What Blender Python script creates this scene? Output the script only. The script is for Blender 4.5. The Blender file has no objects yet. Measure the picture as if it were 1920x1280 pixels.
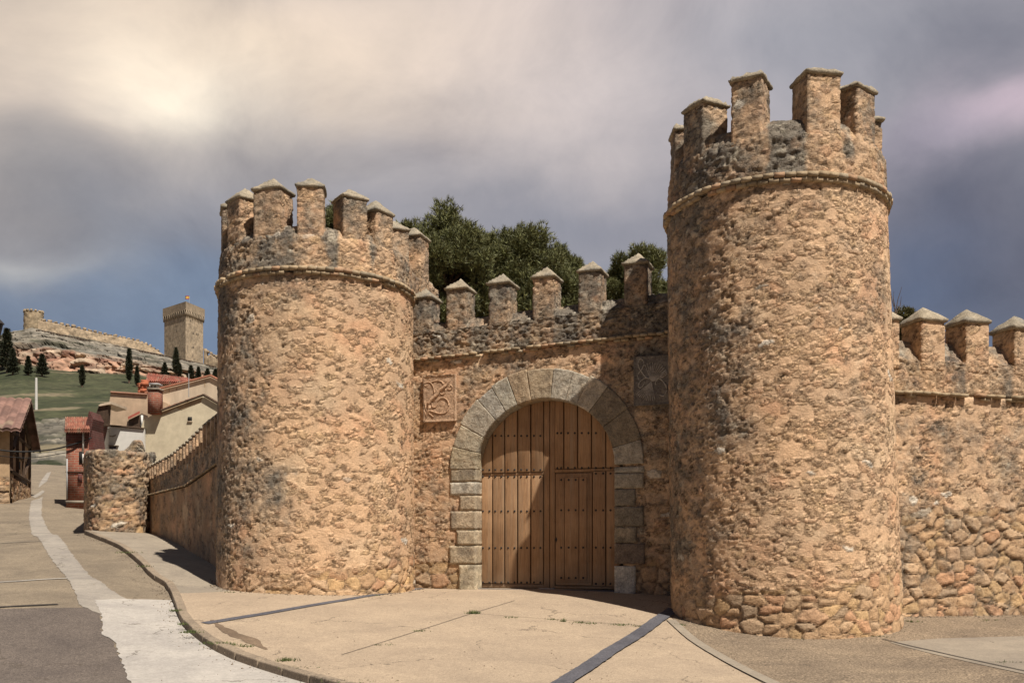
import bpy, bmesh, math, random
import numpy as np
from mathutils import Vector, geometry
PI=math.pi
rng=np.random.RandomState(7); random.seed(7)
C=bpy.context.scene.collection
sc=bpy.context.scene
# ------------------------------------------------------------------ camera, world, sun
F=1800.0; HZ=1030.0
cd=bpy.data.cameras.new('camera'); cam=bpy.data.objects.new('camera',cd); C.objects.link(cam)
cam.location=(0,0,0); cam.rotation_euler=(math.radians(90),0,0)
cd.sensor_width=36; cd.lens=36*F/1920; cd.shift_y=(HZ-640)/1920; cd.clip_start=0.1; cd.clip_end=6000
sc.camera=cam
SUN_AZ=math.radians(37)      # to the right of straight behind the camera
SUN_EL=math.radians(58)
sd=Vector((math.sin(SUN_AZ)*math.cos(SUN_EL),-math.cos(SUN_AZ)*math.cos(SUN_EL),math.sin(SUN_EL)))
sl=bpy.data.lights.new('sun','SUN'); sl.energy=5.0; sl.angle=math.radians(.5); sl.color=(1,.935,.85)
so=bpy.data.objects.new('sun',sl); C.objects.link(so); so.rotation_euler=sd.to_track_quat('Z','Y').to_euler(); so.location=(0,0,30)
sc.view_settings.view_transform='Standard'; sc.view_settings.look='None'; sc.view_settings.exposure=.42; sc.view_settings.gamma=1

class NT:
    def __init__(s,tree): s.t=tree; s.n=tree.nodes; s.l=tree.links
    def new(s,typ,**k):
        n=s.n.new(typ)
        for a,b in k.items(): setattr(n,a,b)
        return n
    def put(s,sock,v):
        if isinstance(v,bpy.types.NodeSocket): s.l.new(v,sock)
        elif v is not None: sock.default_value=v
    def math(s,op,a,b=None,c=None,clamp=False):
        n=s.new('ShaderNodeMath',operation=op,use_clamp=clamp)
        s.put(n.inputs[0],a)
        if b is not None: s.put(n.inputs[1],b)
        if c is not None: s.put(n.inputs[2],c)
        return n.outputs[0]
    def vmath(s,op,a,b=None,scale=None):
        n=s.new('ShaderNodeVectorMath',operation=op)
        s.put(n.inputs[0],a)
        if b is not None: s.put(n.inputs[1],b)
        if scale is not None: s.put(n.inputs['Scale'],scale)
        return n.outputs[0] if op not in('DOT_PRODUCT','LENGTH') else n.outputs['Value']
    def mix(s,f,a,b,mode='MIX'):
        n=s.new('ShaderNodeMix',data_type='RGBA',blend_type=mode)
        s.put(n.inputs[0],f); s.put(n.inputs[6],a if isinstance(a,bpy.types.NodeSocket) else (*a,1) if len(a)==3 else a)
        s.put(n.inputs[7],b if isinstance(b,bpy.types.NodeSocket) else (*b,1) if len(b)==3 else b)
        return n.outputs[2]
    def noise(s,vec,scale,detail=4,rough=.55,dist=0,out=0):
        n=s.new('ShaderNodeTexNoise'); s.put(n.inputs['Vector'],vec)
        n.inputs['Scale'].default_value=scale; n.inputs['Detail'].default_value=detail
        n.inputs['Roughness'].default_value=rough; n.inputs['Distortion'].default_value=dist
        return n.outputs[out]
    def ramp(s,fac,stops,interp='LINEAR'):
        n=s.new('ShaderNodeValToRGB'); n.color_ramp.interpolation=interp
        e=n.color_ramp.elements
        while len(e)<len(stops): e.new(.5)
        for i,(p,c) in enumerate(stops):
            e[i].position=p; e[i].color=(*c,1) if len(c)==3 else c
        s.put(n.inputs[0],fac); return n.outputs[0]

def srgb(r,g,b):
    f=lambda c:(c/255/12.92) if c/255<=.04045 else ((c/255+.055)/1.055)**2.4
    return (f(r),f(g),f(b))

w=bpy.data.worlds.new('World'); sc.world=w; w.use_nodes=True
W=NT(w.node_tree); W.n.clear()
tc=W.new('ShaderNodeTexCoord').outputs['Generated']
nrm=W.vmath('NORMALIZE',tc)
# cloud turbulence moves the direction in which the cloud masses are looked up
wv=W.vmath('SUBTRACT',W.noise(W.vmath('MULTIPLY',nrm,(1,1,1.6)),3.2,3,.45,.2,out=1),(.5,.5,.5))
wv2=W.vmath('SUBTRACT',W.noise(W.vmath('MULTIPLY',nrm,(1,1,1.9)),9,4,.5,.25,out=1),(.5,.5,.5))
dirw=W.vmath('ADD',W.vmath('ADD',nrm,W.vmath('SCALE',wv,scale=.12)),W.vmath('SCALE',wv2,scale=.05))
sp=W.new('ShaderNodeSeparateXYZ'); W.l.new(dirw,sp.inputs[0])
az=W.math('ARCTAN2',sp.outputs[0],sp.outputs[1]); el=W.math('ARCSINE',sp.outputs[2])
def azel(px,py):
    x=(px-960)/F; z=(HZ-py)/F
    return math.atan2(x,1), math.asin(z/math.sqrt(1+x*x+z*z))
elr=W.math('MULTIPLY_ADD',el,1/1.4,0,clamp=True)
cloud=W.ramp(elr,[(0,srgb(92,112,140)),(.15,srgb(96,112,136)),(.25,srgb(116,118,126)),(.34,srgb(152,147,148)),(.42,srgb(144,142,146)),(.50,srgb(112,116,130)),(.62,srgb(78,84,100)),(1,srgb(66,74,92))])  # top stops lie out of view, darkened to lower the ambient fill
BL=[ # px,py,sx,sy,colour,amount
 (1050,90,480,170,(176,168,170),.8),(820,170,420,170,(190,176,170),.75),(80,130,330,200,(176,160,144),.8),(0,10,340,110,(140,132,124),.7),
 (420,130,460,180,(200,185,170),.85),(1020,240,300,100,(190,180,178),.8),
 (620,215,330,95,(212,194,176),.75),(480,130,260,110,(218,200,178),.6),(360,215,180,80,(236,222,200),.7),(320,215,90,50,(250,240,218),.55),
 (190,370,180,70,(104,103,106),.9),(420,420,200,60,(128,128,132),.6),(60,300,120,60,(142,138,136),.5),(800,340,420,110,(154,149,151),.9),(480,330,220,70,(150,145,144),.85),(1150,410,260,60,(108,112,124),.85),
 (1480,250,260,200,(146,142,148),.75),(1600,70,380,120,(138,139,147),.85),(1880,60,180,90,(108,108,118),.8),
 (1780,380,200,90,(100,99,110),.9),(1880,520,220,140,(88,87,98),.85),(1900,200,110,38,(176,160,170),.9),(1760,250,90,40,(150,142,154),.6),
 (40,470,110,28,(176,172,166),.9),(330,560,200,90,(102,118,140),.8),(1700,520,100,90,(78,90,114),.7),(640,440,300,60,(132,133,142),.5),
 (100,560,200,50,(112,124,142),.7)]
for px,py,sx,sy,col,amt in BL:
    a0,e0=azel(px,py); k=math.cos(a0)**2
    dx=W.math('MULTIPLY',W.math('SUBTRACT',az,a0),F/(sx)/1.0); dy=W.math('MULTIPLY',W.math('SUBTRACT',el,e0),F/sy)
    q=W.math('ADD',W.math('MULTIPLY',dx,dx),W.math('MULTIPLY',dy,dy))
    g=W.math('MULTIPLY',W.math('EXPONENT',W.math('MULTIPLY',q,-.75)),amt,clamp=True)
    cloud=W.mix(g,cloud,srgb(*col))
fine=W.noise(W.vmath('ADD',W.vmath('MULTIPLY',nrm,(1,1,1.25)),W.vmath('SCALE',wv,scale=.12)),5,7,.6,.35)
cloud=W.mix(1,cloud,W.ramp(fine,[(.28,(.86,.86,.88)),(.5,(1.14,1.13,1.12)),(.72,(1.42,1.38,1.33))]),'MULTIPLY')
sy=W.new('ShaderNodeSeparateXYZ');W.l.new(nrm,sy.inputs[0])
back=W.math('MULTIPLY_ADD',sy.outputs[1],2.2,.75,clamp=True)      # unseen sky behind the camera, darkened to cut ambient light
cloud=W.mix(back,W.mix(1,cloud,(.38,.42,.5),'MULTIPLY'),cloud)
sky=W.new('ShaderNodeTexSky',sky_type='NISHITA'); sky.sun_disc=False; sky.sun_elevation=SUN_EL
sky.sun_rotation=math.atan2(sd.x,sd.y)
b1=W.new('ShaderNodeBackground'); W.l.new(sky.outputs[0],b1.inputs[0]); b1.inputs[1].default_value=.07
b2=W.new('ShaderNodeBackground'); W.l.new(cloud,b2.inputs[0]); b2.inputs[1].default_value=.92
ms=W.new('ShaderNodeMixShader'); ms.inputs[0].default_value=.93
W.l.new(b1.outputs[0],ms.inputs[1]); W.l.new(b2.outputs[0],ms.inputs[2])
wo=W.new('ShaderNodeOutputWorld'); W.l.new(ms.outputs[0],wo.inputs[0])

# ------------------------------------------------------------------ numpy noise
def hsh(ix,iy,iz,seed):
    h=(ix.astype(np.int64)*374761393+iy.astype(np.int64)*668265263+iz.astype(np.int64)*2147483647+seed*1274126177)&0xffffffff
    h=((h^(h>>13))*1274126177)&0xffffffff
    h=((h^(h>>15))*2246822519)&0xffffffff
    return (h^(h>>16))
def h01(ix,iy,iz,seed): return hsh(ix,iy,iz,seed)/4294967296.0
def vnoise(P,seed=0):
    I=np.floor(P).astype(np.int64); f=P-I; f=f*f*(3-2*f); r=0
    for a in (0,1):
        wa=f[:,0] if a else 1-f[:,0]
        for b in (0,1):
            wb=f[:,1] if b else 1-f[:,1]
            for c in (0,1):
                wc=f[:,2] if c else 1-f[:,2]
                r=r+wa*wb*wc*h01(I[:,0]+a,I[:,1]+b,I[:,2]+c,seed)
    return r*2-1
def fbm(P,oct=4,seed=0,gain=.5):
    r=0;a=1;t=0
    for o in range(oct):
        r=r+a*vnoise(P*(2.03**o)+o*17.3,seed+o); t+=a; a*=gain
    return r/t
def worley(P,seed=0,jit=.9):
    I=np.floor(P).astype(np.int64); n=len(P)
    F1=np.full(n,9.);F2=np.full(n,9.);ID=np.zeros(n)
    for a in (-1,0,1):
        for b in (-1,0,1):
            for c in (-1,0,1):
                X=I[:,0]+a;Y=I[:,1]+b;Z=I[:,2]+c
                h=hsh(X,Y,Z,seed)
                dx=X+.5+jit*((h&1023)/1023.-.5)-P[:,0]; dy=Y+.5+jit*(((h>>10)&1023)/1023.-.5)-P[:,1]; dz=Z+.5+jit*(((h>>20)&1023)/1023.-.5)-P[:,2]
                d=np.sqrt(dx*dx+dy*dy+dz*dz)
                m=d<F1
                F2=np.where(m,F1,np.minimum(F2,d)); ID=np.where(m,((h*2654435761)&0xffffff)/16777216.,ID); F1=np.where(m,d,F1)
    return F1,F2,ID
def sstep(a,b,x):
    t=np.clip((x-a)/(b-a),0,1); return t*t*(3-2*t)
def lerp(a,b,t): return a+(b-a)*t
def cmix(c1,c2,t): return c1+(c2-c1)*t[:,None]

# ------------------------------------------------------------------ object helpers
WO={}
def thing(name,label,cat,loc,group=None):
    o=bpy.data.objects.new(name,None); C.objects.link(o); o.location=loc; o.empty_display_size=.3
    o['label']=label; o['category']=cat
    if group: o['group']=group
    WO[o.name]=np.array(loc,float); return o
def tag(o,label=None,cat=None,group=None,kind=None):
    if label:o['label']=label
    if cat:o['category']=cat
    if group:o['group']=group
    if kind:o['kind']=kind
    return o
def mo(name,V,Fc,mat,parent=None,col=None,smooth=False,loc=None,hue=None):
    V=np.asarray(V,float)
    base=WO[parent.name] if parent is not None else (np.array(loc,float) if loc is not None else np.zeros(3))
    me=bpy.data.meshes.new(name)
    Vl=V-base
    if isinstance(Fc,np.ndarray) and Fc.ndim==2:
        k=Fc.shape[1]; nf=len(Fc)
        me.vertices.add(len(Vl)); me.vertices.foreach_set('co',Vl.astype(np.float32).ravel())
        me.loops.add(nf*k); me.loops.foreach_set('vertex_index',Fc.astype(np.int32).ravel())
        me.polygons.add(nf); me.polygons.foreach_set('loop_start',np.arange(0,nf*k,k,dtype=np.int32))
        try: me.polygons.foreach_set('loop_total',np.full(nf,k,dtype=np.int32))
        except Exception: pass
        me.update(calc_edges=True); me.validate()
    else: me.from_pydata([tuple(v) for v in Vl],[],[tuple(int(i) for i in f) for f in Fc]); me.update()
    if col is not None and len(me.vertices)==len(col):
        a=me.color_attributes.new('Col','FLOAT_COLOR','POINT')
        col=np.clip(col,0,1); col=col if col.shape[1]==4 else np.concatenate([col,np.ones((len(col),1))],1)
        a.data.foreach_set('color',col.astype(np.float32).ravel())
    if smooth: me.polygons.foreach_set('use_smooth',np.ones(len(me.polygons),bool))
    me.materials.append(mat)
    o=bpy.data.objects.new(name,me); C.objects.link(o)
    if parent is not None: o.parent=parent
    elif loc is not None: o.location=loc
    WO[o.name]=base.copy()
    return o
def vnormals(V,Fc):
    p=[V[Fc[:,i]] for i in range(Fc.shape[1])]
    n=np.cross(p[2]-p[0],p[-1]-p[1]) if Fc.shape[1]==4 else np.cross(p[1]-p[0],p[2]-p[0])
    N=np.zeros_like(V)
    for i in range(Fc.shape[1]): np.add.at(N,Fc[:,i],n)
    return N/np.maximum(np.linalg.norm(N,axis=1,keepdims=True),1e-9)
def gridF(nu,nv,closed=False):
    a=np.arange(nu if closed else nu-1); b=np.arange(nv-1)
    A,B=np.meshgrid(a,b,indexing='ij'); A2=(A+1)%nu
    return np.stack([A*nv+B,A2*nv+B,A2*nv+B+1,A*nv+B+1],-1).reshape(-1,4)
def boxgrid(nx,ny,nz):
    """closed box on [-1,1]^3 with shared corner vertices"""
    Vs=[];Fs=[];o=0
    def face(ax,sgn,n1,n2):
        nonlocal o
        u=np.linspace(-1,1,n1+1);v=np.linspace(-1,1,n2+1);U,Vv=np.meshgrid(u,v,indexing='ij')
        P=np.zeros((n1+1,n2+1,3)); i,j=[k for k in range(3) if k!=ax]
        P[...,ax]=sgn;P[...,i]=U;P[...,j]=Vv
        f=gridF(n1+1,n2+1)+o
        flip=(sgn<0)^(ax==1)
        if flip: f=f[:,::-1]
        Vs.append(P.reshape(-1,3));Fs.append(f);o+=(n1+1)*(n2+1)
    for s in(-1,1): face(0,s,ny,nz);face(1,s,nx,nz);face(2,s,nx,ny)
    V=np.concatenate(Vs);Fc=np.concatenate(Fs)
    key=np.round(V*1e5).astype(np.int64)
    _,idx,inv=np.unique(key,axis=0,return_index=True,return_inverse=True)
    return V[idx],inv.reshape(-1)[Fc]
def boxes(lst):
    """many plain boxes in one mesh: (centre, half sizes, unit x axis 2D, jitter)"""
    V=[];Fc=[]
    q=np.array([[0,3,2,1],[4,5,6,7],[0,1,5,4],[1,2,6,5],[2,3,7,6],[3,0,4,7]])
    for c,h,d,j in lst:
        dx=np.array([d[0],d[1],0]);dy=np.array([-d[1],d[0],0]);dz=np.array([0,0,1.])
        o=len(V)
        for sx,sy,sz in((-1,-1,-1),(1,-1,-1),(1,1,-1),(-1,1,-1),(-1,-1,1),(1,-1,1),(1,1,1),(-1,1,1)):
            V.append(np.array(c)+dx*sx*h[0]+dy*sy*h[1]+dz*sz*h[2]+(rng.rand(3)-.5)*j)
        Fc.append(q+o)
    return np.array(V),np.concatenate(Fc)
def box8(V8):
    return np.array(V8,float),np.array([[0,3,2,1],[4,5,6,7],[0,1,5,4],[1,2,6,5],[2,3,7,6],[3,0,4,7]])
def prism(poly,vec):
    n=len(poly);A=np.array(poly,float);B=A+np.array(vec,float)
    V=np.concatenate([A,B]);Fc=[list(range(n)),list(range(2*n-1,n-1,-1))]+[[i,(i+1)%n,(i+1)%n+n,i+n][::-1] for i in range(n)]
    return V,Fc
def tube(pts,rad,seg=6,closed=False):
    pts=[np.array(p,float) for p in pts];n=len(pts);V=[];rad=[rad]*n if np.isscalar(rad) else rad
    for i,p in enumerate(pts):
        t=pts[min(i+1,n-1)]-pts[max(i-1,0)]; t=t/max(np.linalg.norm(t),1e-9)
        a=np.cross(t,[0,0,1.]); 
        if np.linalg.norm(a)<.05:a=np.cross(t,[1.,0,0])
        a/=np.linalg.norm(a);b=np.cross(t,a)
        for k in range(seg):
            th=2*PI*k/seg;V.append(p+rad[i]*(a*math.cos(th)+b*math.sin(th)))
    Fc=[[i*seg+k,i*seg+(k+1)%seg,(i+1)*seg+(k+1)%seg,(i+1)*seg+k] for i in range(n-1) for k in range(seg)]
    return np.array(V),np.array(Fc)
def join(parts):
    V=[];Fc=[];o=0
    for v,f in parts: V.append(v);Fc+= [[int(i)+o for i in x] for x in f];o+=len(v)
    return np.concatenate(V),Fc
def P3(px,py,y): return np.array([(px-960)/F*y,y,(HZ-py)/F*y])

# ------------------------------------------------------------------ materials
def newmat(name):
    m=bpy.data.materials.new(name);m.use_nodes=True;t=NT(m.node_tree);t.n.clear()
    o=t.new('ShaderNodeOutputMaterial');b=t.new('ShaderNodeBsdfPrincipled');t.l.new(b.outputs[0],o.inputs[0])
    b.inputs['Roughness'].default_value=.9;b.inputs['Specular IOR Level'].default_value=.25
    return m,t,b
def stone_mat(name,fine=60,bump=.5,var=.5,dist=.012,use_attr=True,base=(.4,.3,.2),crev=0):
    m,t,b=newmat(name); co=t.new('ShaderNodeTexCoord').outputs['Object']
    if use_attr:
        an=t.new('ShaderNodeAttribute',attribute_name='Col');a=an.outputs['Color'];am=an.outputs['Alpha']
    else:
        a=t.new('ShaderNodeRGB').outputs[0];a.default_value=(*base,1)
    n1=t.noise(co,fine,5,.65); n2=t.noise(co,fine*.22,5,.6,.3); n3=t.noise(co,1.3,4,.6)
    c=t.mix(1,a,t.ramp(n1,[(.25,(1-var,)*3),(.5,(1,1,1)),(.75,(1+var*.7,)*3)]),'MULTIPLY')
    c=t.mix(1,c,t.ramp(n2,[(.3,(1-var*.45,)*3),(.55,(1,1,1)),(.75,(1+var*.35,)*3)]),'MULTIPLY')
    c=t.mix(1,c,t.ramp(n3,[(.3,(.86,.88,.9)),(.7,(1.1,1.08,1.04))]),'MULTIPLY')
    h=t.math('ADD',t.math('MULTIPLY',n1,.5),t.math('MULTIPLY',n2,1.4))
    if crev:
        wv_=t.vmath('SCALE',t.vmath('SUBTRACT',t.noise(co,7,4,.6,out=1),(.5,.5,.5)),scale=.16)
        cw_=t.vmath('MULTIPLY',t.vmath('ADD',co,wv_),(1,1,1.7))
        def strokes(scale,w0,w1,mscale,m0,m1,off):
            n=t.noise(t.vmath('ADD',cw_,(off,off,off)),scale,3,.55,.6)
            d=t.math('ABSOLUTE',t.math('SUBTRACT',n,.5))
            l=t.new('ShaderNodeMapRange',interpolation_type='SMOOTHSTEP');t.l.new(d,l.inputs[0]);l.inputs[1].default_value=w0;l.inputs[2].default_value=w1;l.inputs[3].default_value=1;l.inputs[4].default_value=0
            m_=t.noise(t.vmath('ADD',co,(off,off,0)),mscale,4,.6)
            k=t.new('ShaderNodeMapRange',interpolation_type='SMOOTHSTEP');t.l.new(m_,k.inputs[0]);k.inputs[1].default_value=m0;k.inputs[2].default_value=m1
            return t.math('MULTIPLY',l.outputs[0],k.outputs[0])
        s1=strokes(5.5,.004,.026,5,.47,.56,0);s2=strokes(13,.006,.035,9,.48,.58,3.7)
        sk=t.math('MAXIMUM',s1,t.math('MULTIPLY',s2,.8))
        sk=t.math('MULTIPLY',sk,am)
        c=t.mix(t.math('MULTIPLY',sk,crev),c,t.mix(1,c,(.22,.17,.13),'MULTIPLY'))
        h=t.math('SUBTRACT',h,t.math('MULTIPLY',sk,1.4))
        nb=t.noise(t.vmath('MULTIPLY',co,(1,1,1.5)),21,4,.6,.5); h=t.math('ADD',h,t.math('MULTIPLY',nb,1.3));h=t.math('MULTIPLY',h,t.math('MULTIPLY_ADD',am,.75,.25))
    t.l.new(c,b.inputs['Base Color'])
    bp=t.new('ShaderNodeBump');bp.inputs['Strength'].default_value=bump;bp.inputs['Distance'].default_value=dist
    t.l.new(h,bp.inputs['Height']);t.l.new(bp.outputs[0],b.inputs['Normal'])
    return m
MAT={}
MAT['stone']=stone_mat('rubble_stone',60,.75,.34,.026,crev=.8)
MAT['block']=stone_mat('dressed_stone',34,1.0,.6,.02)
MAT['brick']=stone_mat('old_brick',70,.6,.35,.008)
MAT['far']=stone_mat('far_stone',1.2,.5,.35,.2)
def plain(name,base,scale=20,var=.2,rough=.85,bump=.15,dist=.01,streak=None):
    m,t,b=newmat(name); co=t.new('ShaderNodeTexCoord').outputs['Object']
    v=co
    if streak: v=t.vmath('MULTIPLY',co,streak)
    n=t.noise(v,scale,6,.6,.2);n2=t.noise(v,scale*.13,4,.6,.2)
    c=t.mix(1,base,t.ramp(n,[(.3,(1-var,)*3),(.7,(1+var,)*3)]),'MULTIPLY')
    c=t.mix(1,c,t.ramp(n2,[(.3,(1-var,1-var*1.1,1-var*1.2)),(.7,(1+var,1+var,1+var*.9))]),'MULTIPLY')
    t.l.new(c,b.inputs['Base Color']);b.inputs['Roughness'].default_value=rough
    bp=t.new('ShaderNodeBump');bp.inputs['Strength'].default_value=bump;bp.inputs['Distance'].default_value=dist
    t.l.new(n,bp.inputs['Height']);t.l.new(bp.outputs[0],b.inputs['Normal']);return m
MAT['cream']=plain('cream_plaster',(.52,.45,.32),3,.14)
MAT['cream2']=plain('pale_plaster',(.52,.42,.31),2.5,.18,streak=(1,1,.3))
MAT['beige']=plain('beige_plaster',(.46,.34,.23),2.5,.18)
MAT['white']=plain('whitewash',(.62,.6,.55),3,.1)
MAT['dark']=plain('dark_opening',(.02,.018,.016),5,.2)
MAT['timber']=plain('old_timber',(.07,.045,.03),8,.4)
MAT['metal']=plain('grey_metal',(.35,.35,.34),8,.1,.5)
MAT['iron']=plain('iron_stud',(.03,.026,.024),40,.3,.55)
MAT['cable']=plain('black_cable',(.02,.02,.02),8,.1,.6)
MAT['post']=plain('whitish_post',(.5,.48,.44),8,.1)
MAT['bark']=plain('pine_bark',(.12,.08,.055),6,.4,bump=.6,dist=.03)
MAT['tile']=stone_mat('roof_tile',6,.4,.3,.02)
MAT['mud']=plain('ochre_render',(.36,.25,.15),4,.25)
def ground_mat(name,base,agg=90,var=.35,stain=.25,bump=.4,dist=.006,spk=None):
    m,t,b=newmat(name);co=t.new('ShaderNodeTexCoord').outputs['Object']
    n=t.noise(co,agg,3,.7);n2=t.noise(co,9,5,.6,.5);n3=t.noise(co,.9,5,.6,.6);n4=t.noise(co,32,4,.75)
    c=t.mix(1,base,t.ramp(n,[(.3,(1-var,)*3),(.5,(1,1,1)),(.72,(1+var,)*3)]),'MULTIPLY')
    c=t.mix(1,c,t.ramp(n4,[(.33,(1-var*.7,)*3),(.5,(1,1,1)),(.67,(1+var*.7,)*3)]),'MULTIPLY')
    c=t.mix(1,c,t.ramp(n2,[(.3,(1-stain*.5,)*3),(.7,(1+stain*.4,)*3)]),'MULTIPLY')
    c=t.mix(1,c,t.ramp(n3,[(.3,(1-stain,1-stain,1-stain*.9)),(.65,(1+stain*.3,)*3)]),'MULTIPLY')
    # sparse hairline cracks and grime spots
    cv_=t.vmath('ADD',co,t.vmath('SCALE',t.vmath('SUBTRACT',t.noise(co,1.6,5,.65,out=1),(.5,.5,.5)),scale=.9))
    vo=t.new('ShaderNodeTexVoronoi',feature='DISTANCE_TO_EDGE');t.l.new(cv_,vo.inputs['Vector']);vo.inputs['Scale'].default_value=.38
    ck=t.math('LESS_THAN',vo.outputs['Distance'],.0045);ck=t.math('MULTIPLY',ck,t.math('GREATER_THAN',t.noise(co,.8,3,.5),.5))
    c=t.mix(t.math('MULTIPLY',ck,.6),c,(.07,.055,.04))
    sp_=t.noise(co,16,2,.5);c=t.mix(t.math('MULTIPLY_ADD',sp_,9,-6.4,clamp=True),c,t.mix(1,c,(.55,.52,.5),'MULTIPLY'))
    t.l.new(c,b.inputs['Base Color']);b.inputs['Roughness'].default_value=.92
    bp=t.new('ShaderNodeBump');bp.inputs['Strength'].default_value=bump;bp.inputs['Distance'].default_value=dist
    t.l.new(n,bp.inputs['Height']);t.l.new(bp.outputs[0],b.inputs['Normal']);return m
MAT['road']=ground_mat('road_concrete',(0.211,0.167,0.115),70,.38,.25)
MAT['asphalt']=ground_mat('worn_asphalt',(0.122,0.098,0.080),60,.5,.25)
MAT['apron']=ground_mat('exposed_aggregate',(.350,.268,.185),85,.32,.16)
MAT['gravel']=ground_mat('gravelly_paving',(0.222,0.167,0.111),38,.75,.3,.8,.012)
MAT['concrete']=ground_mat('pale_concrete',(.375,.34,.295),30,.12,.22,.15)
MAT['concrete2']=ground_mat('dusty_concrete',(0.266,0.222,0.167),50,.18,.2,.2)
MAT['slate']=ground_mat('slate_strip',(0.096,0.092,0.100),40,.35,.3)
MAT['kerb']=ground_mat('kerb_stone',(0.252,0.196,0.137),50,.3,.3,.5)
MAT['patch']=ground_mat('dark_joint',(0.044,0.037,0.031),40,.3,.2)
MAT['stain']=ground_mat('damp_stain',(0.174,0.122,0.078),85,.3,.3)

# ------------------------------------------------------------------ masonry
MORT=np.array([.62,.41,.25]); GREY=np.array([.17,.15,.12])
def masonry(P,rubble,lichen,size=(.30,.30,.19),size2=None,amp=1.0,mort=MORT,seed=3,expo=.5,dark=0,jmk=1.):
    """height in metres and colour; rubble/lichen are fields in 0..1"""
    n=len(P); wp=np.stack([fbm(P*2.6,3,seed+50+i*7) for i in range(3)],1)*.10+np.stack([fbm(P*9,2,seed+80+i*7) for i in range(3)],1)*.025
    Q=(P+wp)/np.array(size)
    F1,F2,ID=worley(Q,seed); e=F2-F1
    mid=fbm(P*5,3,seed+6);rr=sstep(.35,.8,rubble+mid*.25)
    if size2 is not None:
        G1_,G2_,GD_=worley((P+wp*.8)/np.array(size2),seed+1);m_=rr>.5;ID=np.where(m_,GD_,ID);e=np.where(m_,G2_-G1_,e)
    r2=(ID*7919)%1; r3=(ID*104729)%1; r4=(ID*1299709)%1
    low=fbm(P*.9,3,seed+5); hi=fbm(P*17,3,seed+9); vh=fbm(P*34,2,seed+12)
    ridg=1-np.abs(fbm(P*np.array([11,11,19]),3,seed+13))*3.2
    pits=np.clip(-fbm(P*np.array([15,15,22]),3,seed+15)-.10,0,1)
    ex=np.clip(expo+low*.20,0.10,1); ex=np.maximum(ex,rubble)
    vis=sstep(-.04,.08,ex-r2*.95+mid*.12)
    vis=np.maximum(vis,sstep(.3,.7,rubble))
    inner=sstep(.02,.17,e)
    # rubble: rounded stones, deep joints.  rendered zones: rough stones peeping out of smooth mortar
    hr=inner*(.020+.022*r3)+hi*.009+mid*.012
    hp=.030+vis*.75*(inner*(.008*(r3*2-.9))+hi*.012*inner-(1-inner)*.003+ -pits*.06*inner)+mid*.004+hi*.0012
    edge=np.exp(-((e-.10)/.05)**2)*vis*(r4>.25)
    hp=hp-edge*.016*(.4+r3)
    h=lerp(hp,hr,rr)
    rough=lichen
    h=h+rough*.8*(hi*.016+ridg*.006*1.0+vh*.006-pits*.10)+ -pits*.008*(1-rr)
    # colours
    tan=np.array([.52,.335,.19]);pale=np.array([.60,.44,.29]);pink=np.array([.54,.29,.165]);gr=np.array([.36,.27,.185]);och=np.array([.54,.36,.18])
    sc_=cmix(np.tile(tan,(n,1)),pale,sstep(.55,.9,r3)*.6); sc_=cmix(sc_,pink,sstep(.72,.8,r4)); sc_=cmix(sc_,gr,sstep(.8,.85,r2*.5+r4*.5)); sc_=cmix(sc_,och,(r3<.18)*1.)
    sc_=cmix(sc_,tan,np.full(n,.35))*(.88+.24*((ID*31337)%1))[:,None]
    mo_=mort*(1+.10*mid+.05*hi)[:,None]*np.array([1,1-.0,1])
    mo_=cmix(mo_,np.array([.63,.355,.205]),sstep(.0,.5,fbm(P*1.7,3,seed+33))*.7)
    mo_=cmix(mo_,np.array([.68,.49,.31]),sstep(.1,.5,fbm(P*1.3,3,seed+43))*.6)
    jm=np.array([.27,.18,.105])*jmk
    cr=cmix(np.tile(jm,(n,1)),sc_,sstep(.01,.10,e)); 
    cp=cmix(mo_,sc_*.95,vis*inner*.50)
    cp=cmix(cp,jm*.9,np.clip(edge*.6,0,1)); cp=cmix(cp,jm*.8,np.clip(pits*7*(.04+.96*vis),0,1)*.7)
    c=cmix(cp,cr,rr)
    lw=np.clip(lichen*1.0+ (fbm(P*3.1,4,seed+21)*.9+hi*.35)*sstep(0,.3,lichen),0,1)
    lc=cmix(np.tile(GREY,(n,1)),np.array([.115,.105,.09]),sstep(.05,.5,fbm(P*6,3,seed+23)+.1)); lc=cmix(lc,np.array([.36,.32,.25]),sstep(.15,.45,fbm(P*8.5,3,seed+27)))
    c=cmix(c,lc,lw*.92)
    white=sstep(.992,.994,(ID*3571)%1)*inner
    c=cmix(c,np.array([.66,.60,.50]),white*vis*.8)
    c=c*(1+.10*low)[:,None]
    mk=np.maximum(lerp(.26+.74*vis*inner,.35+.3*(e<.1),rr),np.clip(lw*1.3,0,1))
    return h*amp,np.c_[c,mk]
def surf(name,V,Fc,mat,parent,rub=0,lich=0,keep=None,label=None,**k):
    N=vnormals(V,Fc); n=len(V)
    r=rub(V) if callable(rub) else np.full(n,float(rub)); l=lich(V) if callable(lich) else np.full(n,float(lich))
    h,c=masonry(V,r,l,**k)
    if keep is not None: h=h*keep(V)
    return mo(name,V+N*h[:,None],Fc,mat,parent,col=c,smooth=True)

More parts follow.
